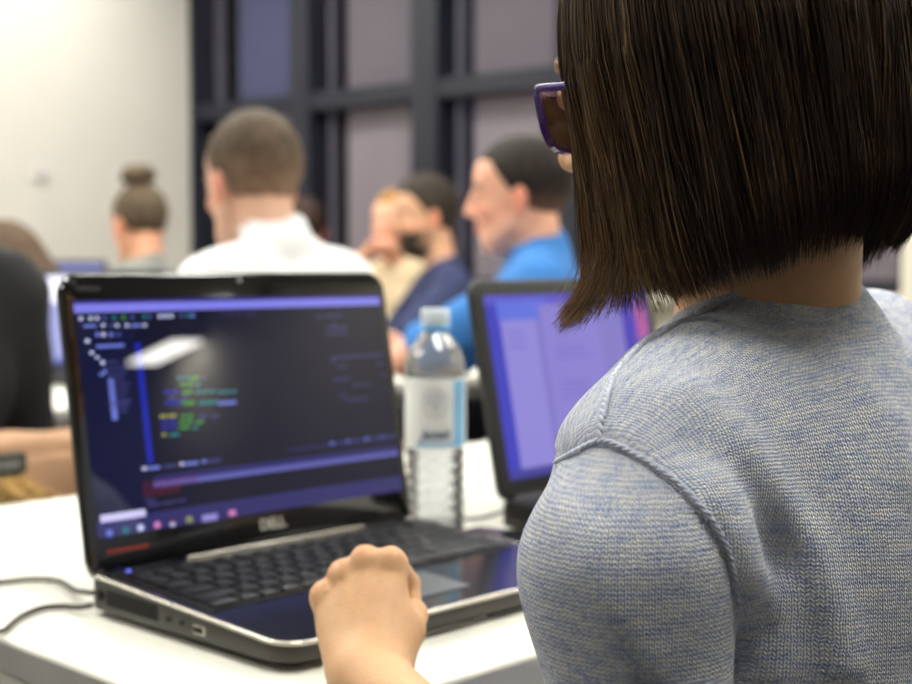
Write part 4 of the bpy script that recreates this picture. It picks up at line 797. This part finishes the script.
# knitted fabric
def knit_mat(name, rib=False):
    m = bpy.data.materials.new(name); m.use_nodes = True; nt = m.node_tree; N = nt.nodes; Lk = nt.links; b = N['Principled BSDF']
    at = N.new('ShaderNodeAttribute'); at.attribute_name = 'knit'; sp = N.new('ShaderNodeSeparateXYZ'); Lk.new(at.outputs['Vector'], sp.inputs[0])
    def mth(op, a, b_=None, c=None):
        n = N.new('ShaderNodeMath'); n.operation = op
        for i, x in enumerate((a, b_, c)):
            if x is None: continue
            if isinstance(x, (int, float)): n.inputs[i].default_value = x
            else: Lk.new(x, n.inputs[i])
        return n.outputs[0]
    u = mth('MULTIPLY', sp.outputs[0], 1/.0030); v = mth('MULTIPLY', sp.outputs[1], 1/.0023)
    wob = N.new('ShaderNodeTexNoise'); wob.inputs['Scale'].default_value = 120; Lk.new(at.outputs['Vector'], wob.inputs[0])
    u = mth('ADD', u, mth('MULTIPLY', wob.outputs[0], .8)); v = mth('ADD', v, mth('MULTIPLY', wob.outputs[0], .9))
    fu = mth('ABSOLUTE', mth('SUBTRACT', mth('FRACT', u), .5))             # 0 in the column middle
    col = mth('SINE', mth('MULTIPLY', fu, 2*math.pi)); 
    vv = mth('SINE', mth('MULTIPLY', mth('ADD', v, mth('MULTIPLY', fu, 1.3)), 2*math.pi))
    hgt = mth('ADD', mth('MULTIPLY', col, .6), mth('MULTIPLY', mth('MULTIPLY', vv, col), .5))
    fz = N.new('ShaderNodeTexNoise'); fz.inputs['Scale'].default_value = 1400; fz.inputs['Detail'].default_value = 3; tc = N.new('ShaderNodeTexCoord'); Lk.new(tc.outputs['Object'], fz.inputs[0])
    hgt2 = mth('ADD', hgt, mth('MULTIPLY', fz.outputs[0], .8))
    bp = N.new('ShaderNodeBump'); bp.inputs['Strength'].default_value = .9; bp.inputs['Distance'].default_value = .0011; Lk.new(hgt2, bp.inputs['Height']); Lk.new(bp.outputs[0], b.inputs['Normal'])
    # heather yarn: streaks that follow the rows
    mp = N.new('ShaderNodeMapping'); mp.inputs['Scale'].default_value = (45, 170, 1); Lk.new(at.outputs['Vector'], mp.inputs[0])
    nz = N.new('ShaderNodeTexNoise'); nz.inputs['Scale'].default_value = 1; nz.inputs['Detail'].default_value = 5; nz.inputs['Roughness'].default_value = .7; Lk.new(mp.outputs[0], nz.inputs[0])
    mp2 = N.new('ShaderNodeMapping'); mp2.inputs['Scale'].default_value = (380, 430, 1); Lk.new(at.outputs['Vector'], mp2.inputs[0])
    n2 = N.new('ShaderNodeTexNoise'); n2.inputs['Scale'].default_value = 1; n2.inputs['Detail'].default_value = 2; Lk.new(mp2.outputs[0], n2.inputs[0])
    s = mth('ADD', mth('MULTIPLY', nz.outputs[0], .65), mth('MULTIPLY', n2.outputs[0], .5))
    cr = N.new('ShaderNodeValToRGB'); Lk.new(s, cr.inputs[0]); e = cr.color_ramp.elements
    e[0].position = .30; e[0].color = (*s2l((116, 138, 196)), 1); e[1].position = .66; e[1].color = (*s2l((246, 249, 255)), 1)
    k = e.new(.42); k.color = (*s2l((164, 182, 222)), 1); k = e.new(.52); k.color = (*s2l((206, 217, 240)), 1)
    mr = N.new('ShaderNodeMapRange'); mr.inputs['From Min'].default_value = -.4; mr.inputs['From Max'].default_value = .9; mr.inputs['To Min'].default_value = .74; mr.inputs['To Max'].default_value = 1.2; Lk.new(hgt, mr.inputs[0])  # shade between stitches put into the colour: gaps darker, crowns lighter
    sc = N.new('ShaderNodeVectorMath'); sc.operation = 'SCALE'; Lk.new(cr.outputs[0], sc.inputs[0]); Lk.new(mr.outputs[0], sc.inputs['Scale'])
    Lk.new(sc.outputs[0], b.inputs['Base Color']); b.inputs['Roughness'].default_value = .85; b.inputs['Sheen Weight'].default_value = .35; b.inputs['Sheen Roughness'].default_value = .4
    b.inputs['Specular IOR Level'].default_value = .2
    return m
M_knit = knit_mat('blue_knit')
slL = cap(W2L(V(.088, .69, .880)), W2L(V(.096, .668, .745)), .050, .043)
slL0 = cap(W2L(V(.104, .714, .922)), W2L(V(.088, .69, .882)), .046, .050)
slR = cap(V(.0, -.190, -.10), elR, .055, .056)
def torso_cloth(P):
    o = [('u', ell((-.012, 0, -.19), (.112, .165, .20), I3), 0), ('u', ell((-.035, 0, -.12), (.085, .135, .115), I3), .04),
         ('u', cap((-.004, .05, -.043), (-.008, .145, -.066), .050, .050), .04), ('u', cap((-.004, -.05, -.030), (-.012, -.16, -.034), .052, .055), .04),
         ('u', ell((-.055, 0, -.40), (.125, .165, .20), I3), .06)]
    o.append(('u', cap(W2L(V(.138, .765, .950)), W2L(V(.112, .730, .922)), .049, .044), .03))
    return fold(o)(P)
neckdir = (hl(-.028, 0, -.055)-V(-.005, 0, -.04)); neckdir /= np.linalg.norm(neckdir)
slant = lambda P: np.stack([P[:, 0], P[:, 1], P[:, 2]+.45*np.clip(P[:, 0]+.015, 0, .09)], 1)
collar_ = cap(V(.0, .0, -.035), V(.002, .0, -.012), .078, .068); collar = lambda P: collar_(slant(P))
FOLDS = []   # (polyline local, width, height)
SEAM = []    # armhole outline as (x, z) points
def seam_h(P):
    """signed distance to the armhole seam, positive on the sleeve side"""
    W = P@GR.T+g0; X, Z = W[:, 0], W[:, 2]; L_ = SEAM; best = np.full(len(P), 9.)
    for (x0, z0), (x1, z1) in zip(L_[:-1], L_[1:]):
        dx, dz = x1-x0, z1-z0; t = np.clip(((X-x0)*dx+(Z-z0)*dz)/(dx*dx+dz*dz+1e-12), 0, 1); best = np.minimum(best, np.hypot(X-x0-t*dx, Z-z0-t*dz))
    poly = list(L_)+[(L_[-1][0], .4), (-.3, .4), (-.3, L_[0][1])]; ins = np.zeros(len(P), bool)
    for (x0, z0), (x1, z1) in zip(poly, poly[1:]+poly[:1]):
        c = ((z0 > Z) != (z1 > Z)); ins ^= c & (X < (x1-x0)*(Z-z0)/((z1-z0) if abs(z1-z0) > 1e-12 else 1e-12)+x0)
    return np.where(ins, best, -best)
def fold_field(P):
    d = np.zeros(len(P))
    for pts, wd_, hg in FOLDS:
        best = np.full(len(P), 9.)
        for a, b in zip(pts[:-1], pts[1:]): best = np.minimum(best, cap(a, b, 0)(P))
        d -= hg*np.exp(-(best/wd_)**2)
    return d
def sweater(P):
    t = torso_cloth(P); t = smin(t, collar(P), .03)
    s = smin(smin(slL(P), slL0(P), .03), slR(P), 0)
    d = smin(t, s, .016)
    x, y, z = P.T
    d = d+.0022*np.sin(x*21+z*26+1.3*np.sin(y*18))*np.sin(y*17+z*9+.7)
    d = d+fold_field(P)
    if SEAM:
        h = seam_h(P); m = 1/(1+np.exp(np.clip((np.minimum(slL(P), slL0(P))-.02)/.004, -30, 30)))
        d = d+m*(.0013*np.exp(-((h-.001)/.0035)**2)-.0022*np.exp(-((h+.009)/.0065)**2))
    Q = slant(P); nk = np.maximum(cap(V(.004, .0, -.004), V(.006, .0, .09), .060, .066)(Q), -.05-Q[:, 2])
    d = np.maximum(d, -nk)
    rho = np.hypot(x-.004, y); d = smin(d, np.hypot(rho-.0655, Q[:, 2]-.000)-.0046, .005)
    d = np.maximum(d, -(z+.52)); return d
def knit_attr(o, P):
    """stitch coordinates per face corner, so body and sleeves meet in a clean seam"""
    x, y, z = P.T; t = torso_cloth(P); an = np.arctan2(z+.08, -x); T_ = np.zeros((len(P), 3))
    T_[:, 0] = y+np.where((x > 0) & (z < -.08), .7, 0); T_[:, 1] = np.where(z > -.08, .085*an, z+.08)-.1*np.abs(y)
    cls = np.zeros(len(P), int); out = [T_]
    for k, (s, c0) in enumerate(((np.minimum(slL(P), slL0(P)), W2L(V(.086, .68, .8))), (slR(P), (V(.0, -.190, -.10)+elR)/2))):
        q = P-c0; a = np.arctan2(-q[:, 1], -q[:, 0]); A = np.zeros((len(P), 3)); A[:, 0] = a*.052+3; A[:, 1] = z; out.append(A)
        m = ((seam_h(P) > 0) & (s < t+.012)) if k == 0 else (s < t); cls[m] = k+1
    me = o.data; nl = len(me.loops); vi = np.empty(nl, np.int32); me.loops.foreach_get('vertex_index', vi)
    ls = np.empty(len(me.polygons), np.int32); me.polygons.foreach_get('loop_total', ls); fi = np.repeat(np.arange(len(ls)), ls)
    fc = np.zeros((len(ls), 3)); 
    for k in range(3): fc[:, k] = np.bincount(fi, (cls[vi] == k))
    best = fc.argmax(1)[fi]; O = np.stack(out)[best, vi]
    at = me.attributes.new('knit', 'FLOAT_VECTOR', 'CORNER'); at.data.foreach_set('vector', O.ravel())
slo = np.array([-.26, -.34, -.54]); shi = np.array([.22, .32, .10])
def surf(o, px, py):
    bpy.context.view_layer.update(); ok, loc, nor, i = o.ray_cast(Vector((0, 0, CAMZ))-Vector(off), Vector(ray(px, py)).normalized()); return (np.array(loc), np.array(nor)) if ok else None
def seam_from(o, path):
    out = []
    for px, py in path:
        h_ = surf(o, px, py)
        if h_: out.append(h_)
    return out
# folds follow the cloth: first a coarse surface, then the creases are laid over it
pre = place(sdf_obj('pre', sweater, slo, shi, .008, None, girl))
tol = lambda pts: [(p+off-g0)@GR for p, n in pts]
# ridge of cloth behind the armhole and its crease
arm = tol(seam_from(pre, [(603, 447), (628, 456), (655, 472), (690, 500), (718, 535), (733, 575), (741, 620), (745, 670)]))
fld = tol(seam_from(pre, [(690, 395), (735, 440), (775, 495), (810, 550), (832, 610), (842, 665)]))
fl2 = tol(seam_from(pre, [(800, 330), (845, 370), (890, 420), (908, 470)]))
fl3 = tol(seam_from(pre, [(560, 500), (590, 540), (600, 600), (640, 660)]))
for p_, n_ in seam_from(pre, [(534, 482), (545, 474), (572, 455), (600, 443), (628, 452), (655, 472), (690, 502), (718, 540), (733, 578), (739, 620), (740, 660)]): q_ = p_+off; SEAM.append((q_[0], q_[2]))
bpy.data.objects.remove(pre)
arm_in = [p+V(0, .016, -.006) for p in arm]
arm2 = [p+np.array([-.006, -.016, .002]) for p in arm]
FOLDS += [(arm2[3:], .014, .010), (fld, .013, .007), (fl2, .016, .004)]
if len(fl3) > 2: FOLDS += [(fl3, .014, .0035)]
swP, swF = mesh_sdf(sweater, slo, shi, .0030); sw = mesh_obj('sweater', swP, swF, M_knit, girl); knit_attr(sw, swP); place(sw)
bpy.context.view_layer.update()
def braid(name, hits, r=.0019):
    P = [h_[0]+h_[1]*r*.25 for h_ in hits]; P = spline(P, 10); o = MB(); n = len(P); L = 0; a = []; b = []
    for i in range(n):
        if i: L += np.linalg.norm(P[i]-P[i-1])
        t = P[min(i+1, n-1)]-P[max(i-1, 0)]; t /= np.linalg.norm(t)+1e-9; s1 = np.cross(t, [0, 0, 1.]); s1 /= np.linalg.norm(s1)+1e-9; s2 = np.cross(s1, t); q = L/.0042*math.pi
        a.append(P[i]+(s1*math.cos(q)+s2*math.sin(q))*r*.55); b.append(P[i]-(s1*math.cos(q)+s2*math.sin(q))*r*.55)
    o.tube(a, r*.75, 6); o.tube(b, r*.75, 6); ob = o.build(name, mat('blue_yarn', (214, 221, 238), .85, var=.15, scale=300, bump=.0005, bscale=1500), sw, smooth=True)
    co = np.array([v.co for v in ob.data.vertices]); at = ob.data.attributes.new('knit', 'FLOAT_VECTOR', 'POINT'); at.data.foreach_set('vector', (co*V(1, 1, 1)).ravel()); return ob
braid('armhole_seam', seam_from(sw, [(541, 474), (556, 463), (575, 452), (600, 441), (622, 447), (650, 463), (680, 485), (706, 512), (724, 542), (733, 572), (738, 605)]), .0014)
braid('shoulder_seam', seam_from(sw, [(601, 441), (604, 415), (610, 388), (624, 364), (643, 345), (668, 330), (695, 316), (718, 303), (737, 294)]))
# trousers and shoes
pn = [('u', ell((-.10, 0, -.49), (.125, .172, .115), I3), 0)]
for s in (1, -1):
    a, b, c = V(-.10, .09*s, -.50), V(.30, .085*s-.045, -.50), V(.30, .09*s-.045, fl+.09); pn += [('u', cap(a, b, .090, .066), .04), ('u', cap(b, c, .062, .052), .02)]
    place(sdf_obj('shoe', [('u', cap(c+V(-.02, 0, -.045), c+V(.13, 0, -.052), .041, .034), 0), ('s', (lambda P: P[:, 2]-fl), 0)], c-.3, c+.3, .01, mat('shoe_dark', (36, 34, 34), .6), girl))
pn.append(('s', (lambda P: P[:, 2]-fl-.06), 0)); place(sdf_obj('trousers', pn, lo, hi, .01, mat('jeans', (48, 60, 92), .9, var=.12, scale=200), girl))

# ------------------------------------------------------------------ hair: an inner mass and thousands of strands, built in head space
def zbot(ph):   # ph: 0 forward, pi/2 left, pi back
    d = np.abs((np.degrees(ph)+360) % 360); d = np.where(d > 180, 360-d, d)
    return np.interp(d, [30, 45, 60, 90, 120, 150, 180], [-.140, -.142, -.142, -.140, -.134, -.125, -.126])
def shell(ph, z):
    """outer hair radius at azimuth and height"""
    c, s = np.cos(ph), np.sin(ph); a = np.where(c > 0, .0925, .122); b = .103
    t = np.clip(-z/.16, 0, 1)
    back = np.clip(-c, 0, 1); front = np.clip(c, 0, 1)
    a = a*(1-.34*back*t**1.6)*(1+.22*t*front); b = b*(1-.05*t-.10*back*t)
    return 1/np.sqrt((c/a)**2+(s/b)**2)
TOP = .132
def hair_mass(q):
    x, y, z = q.T; ph = np.arctan2(y, x); r = np.hypot(x, y); zz = np.clip(z, 0, None)/(TOP-.008)
    R0 = shell(ph, np.minimum(z, 0))-.007; rr = np.where(z > 0, R0*np.sqrt(np.clip(1-zz*zz, 0, 1)), R0)
    d = np.where(z > 0, (np.sqrt((r/R0)**2+zz*zz)-1)*.095, r-R0)
    zb = zbot(ph)+.018; d = np.maximum(d, zb-z)
    d = np.maximum(d, -(np.maximum(r-(R0-.022), z-.02)))
    fx = np.maximum(x-.040-.35*np.clip(z+.0, 0, 1), -(x+.2)); d = np.maximum(d, np.where(z < .075, fx, fx-.05))
    return d
NS = 19000
rg = np.random.default_rng(21)
ph = rg.uniform(0, 2*np.pi, NS); dg = np.abs((np.degrees(ph)+180) % 360-180); ph = ph[dg > 38]; n1 = len(ph)
lay = rg.beta(1.1, 1.6, n1)            # 0 outer
th0 = np.radians(rg.uniform(4, 70, n1)**1.0); nS = 24
clump = np.sin(ph*37)*.5+np.sin(ph*91+1)*.35+np.sin(ph*17+2)*.4
zb = zbot(ph)+rg.uniform(-.003, .005, n1)+lay*.012+clump*.0022+rg.exponential(.0025, n1)
seg = np.linspace(0, 1, nS)[:, None]
topn = 9
P = np.zeros((nS, n1, 3)); inset = lay*.014
ph_r = ph+rg.normal(0, .02, n1)
drift = rg.normal(0, .05, n1)+.04*np.sin(ph*11)
for i in range(nS):
    if i < topn:
        t = i/topn; th = th0+(np.pi/2-th0)*t; p_ = ph_r+drift*t*.3; R0 = shell(p_, np.zeros(n1))-inset+.0012*clump; h_ = TOP-inset
        P[i, :, 0] = R0*np.sin(th)*np.cos(p_); P[i, :, 1] = R0*np.sin(th)*np.sin(p_); P[i, :, 2] = h_*np.cos(th)
    else:
        t = (i-topn)/(nS-1-topn); z = zb*t; p_ = ph_r+drift*(.3+.7*t); R0 = shell(p_, z)-inset*(1-.3*t)+.0012*clump
        curl = np.clip((t-.72)/.28, 0, 1)**2
        lf = np.exp(-((np.degrees(ph)-50)/16)**2)           # the left front lock flicks outwards, the rest turns under
        R0 = R0-curl*.012*(1-lf)+curl*.016*lf
        wv = .0012*np.sin(t*7+ph*23)+.0018*np.sin(t*3.5+clump*4)
        P[i, :, 0] = (R0+wv)*np.cos(p_)+curl*lf*.010+t*t*.004*np.clip(np.cos(ph), 0, 1); P[i, :, 1] = (R0+wv)*np.sin(p_)+curl*lf*.004; P[i, :, 2] = z
# fly-away strands
fa = rg.random(n1) < .035; amp = rg.normal(0, .008, n1)*fa; amp2 = rg.normal(0, .006, n1)*fa
for i in range(nS):
    t = i/(nS-1); P[i, :, 0] += amp*t*t+.4*amp2*np.sin(t*6)*t; P[i, :, 1] += amp2*t*t*1.2; P[i, :, 2] += np.abs(amp)*t*.4
def strands_to_mesh(P, rad):
    nS, n, _ = P.shape; T = np.gradient(P, axis=0); T /= np.linalg.norm(T, axis=2, keepdims=True)+1e-12
    A = np.cross(T, np.array([.31, .2, .93])); A /= np.linalg.norm(A, axis=2, keepdims=True)+1e-12; Bn = np.cross(A, T)
    tt = np.linspace(0, 1, nS)[:, None, None]; rr_ = rad[None, :, None]*(1-.75*np.clip((tt-.8)/.2, 0, 1))
    vs = np.stack([P+(A*math.cos(a)+Bn*math.sin(a))*rr_ for a in (0, 2.094, 4.189)], 2)      # nS,n,3,3
    idx = np.arange(nS*n*3).reshape(nS, n, 3); f = []
    for k in range(3):
        k2 = (k+1) % 3; f.append(np.stack([idx[:-1, :, k], idx[:-1, :, k2], idx[1:, :, k2], idx[1:, :, k]], -1).reshape(-1, 4))
    return vs.reshape(-1, 3), np.concatenate(f)
rad = rg.uniform(.00016, .00034, n1)
HV, HF = strands_to_mesh(P, rad)
MV, MF = mesh_sdf(hair_mass, (-.15, -.13, -.22), (.14, .13, .16), .004, margin=1.6, newton=1)
nM = len(MV); AV = np.concatenate([MV, HV]); AF = np.concatenate([MF, HF+nM])
W = (AV@HR.T)+GH-off
hm = bpy.data.materials.new('dark_brown_hair'); hm.use_nodes = True; nt = hm.node_tree; b = nt.nodes['Principled BSDF']; a_ = nt.nodes.new('ShaderNodeAttribute'); a_.attribute_name = 'Col'
nt.links.new(a_.outputs['Color'], b.inputs['Base Color']); b.inputs['Roughness'].default_value = .42; b.inputs['Specular IOR Level'].default_value = .35; b.inputs['Coat Weight'].default_value = 0
ho = mesh_obj('hair', W, AF, hm, girl)
base_c = np.array(s2l((72, 54, 41))); light_c = np.array(s2l((152, 119, 80))); dark_c = np.array(s2l((33, 25, 21)))
mixv = np.clip(rg.normal(.28, .24, n1)+.42*np.exp(-((np.degrees(ph)-45)/38)**2), 0, 1); tipm = np.linspace(0, 1, nS)[:, None]**3*.45*np.exp(-((np.degrees(ph)-50)/30)**2)[None]  # left front strands coloured lighter, light from the left put into the hair
mv = np.clip(mixv[None]+tipm, 0, 1)[..., None]; cc = np.where(mv < .5, dark_c+(base_c-dark_c)*mv*2, base_c+(light_c-base_c)*(mv*2-1)); cc = np.repeat(cc[:, :, None], 3, 2).reshape(-1, 3)
cc = np.concatenate([np.tile(dark_c, (nM, 1)), cc]); at = ho.data.attributes.new('Col', 'FLOAT_COLOR', 'POINT'); at.data.foreach_set('color', np.concatenate([cc, np.ones((len(cc), 1))], 1).ravel())

# ------------------------------------------------------------------ glasses
gl = empty('glasses'); gl.parent = girl; gl['label'] = 'purple rimmed glasses'
gm = Matrix(((*HR[0], (GH-off)[0]), (*HR[1], (GH-off)[1]), (*HR[2], (GH-off)[2]), (0, 0, 0, 1)))
M_purple = mat('purple_acetate', (70, 34, 128), .18, var=.15, scale=60, coat=.5); M_lens = glass_mat('lens_glass', (.96, .97, .98), .28)
GX, GZ = .0955, -.010
def lens_outline(sg, grow=0):
    o = []
    for k in range(40):
        a = 2*math.pi*k/40; c, s = math.cos(a), math.sin(a); e = .34 if s > 0 else .55
        w_ = .0265+grow; h_ = (.0145 if s > 0 else .0205)+grow
        x = math.copysign(abs(c)**e, c)*w_*(1-.22*(1 if s < 0 else 0)*abs(s)); z = math.copysign(abs(s)**e, s)*h_
        o.append((sg*(.0330+x), z))
    return o
for sg in (1, -1):
    oo = lens_outline(sg); curve = lambda y: GX-(abs(y)-.02)**2*1.6
    fr = MB(); ring = [(curve(y), y, GZ+z) for y, z in oo]
    n = len(ring); v = []
    for (x, y, z), (y2, z2), (y3, z3) in zip(ring, lens_outline(sg, .0016), lens_outline(sg, -.0026 if True else 0)):
        top = .0016 if z > GZ+.0125 else 0
        v += [(x+.0018, y2, GZ+z2+top), (x+.0018, y3, GZ+z3), (x-.0018, y3, GZ+z3), (x-.0018, y2, GZ+z2+top)]
    f = [(i*4+k, i*4+(k+1) % 4, ((i+1) % n)*4+(k+1) % 4, ((i+1) % n)*4+k) for i in range(n) for k in range(4)]
    if sg < 0: f = [q[::-1] for q in f]
    fr.add(v, f); auto(fr.build('rim', M_purple, gl, M=gm), 50)
    le = MB(); li = lens_outline(sg, -.002); le.add([(curve(y)+.0007, y, GZ+z) for y, z in li]+[(curve(y)-.0007, y, GZ+z) for y, z in li], [tuple(range(n)), tuple(range(2*n-1, n-1, -1))]+[(i, n+i, n+(i+1) % n, (i+1) % n) for i in range(n)]); le.build('lens', M_lens, gl, M=gm)
    y = sg*.0605; x0 = curve(y)
    tm = MB().tube(spline([(x0-.001, y, GZ+.013), (x0-.006, sg*.067, GZ+.013), (.06, sg*.0765, GZ+.006), (.0, sg*.081, GZ-.004), (-.02, sg*.081, GZ-.012), (-.032, sg*.079, GZ-.034)], 6), .0013, 8, ry=.0024); tm.build('temple', M_purple, gl, smooth=True, M=gm)
MB().tube(spline([(curve(.009), .0095, GZ+.004), (curve(0)+.002, 0, GZ+.007), (curve(.009), -.0095, GZ+.004)], 6), .002, 8).build('bridge', M_purple, gl, smooth=True, M=gm)
for y in (1, -1):
    e_ = MB().lathe([(.0001, -.0115)]+[(.0115*math.sin(R(a)), -.0115*math.cos(R(a))) for a in range(15, 180, 15)]+[(.0001, .0115)], seg=20, cap=False); c = len(e_.f); e_.mi = [1 if i >= c*9//12 else 0 for i in range(c)]
    M = np.eye(4); M[:3, :3] = HR@np.array([[0, 0, 1], [0, 1, 0], [-1, 0, 0.]]); M[:3, 3] = HR@V(.0770, .030*y, .0)+GH-off
    e_.build('eye', [mat('eye_white', (225, 220, 215), .2), mat('iris_brown', (50, 34, 24), .15)], girl, smooth=True, M=M)
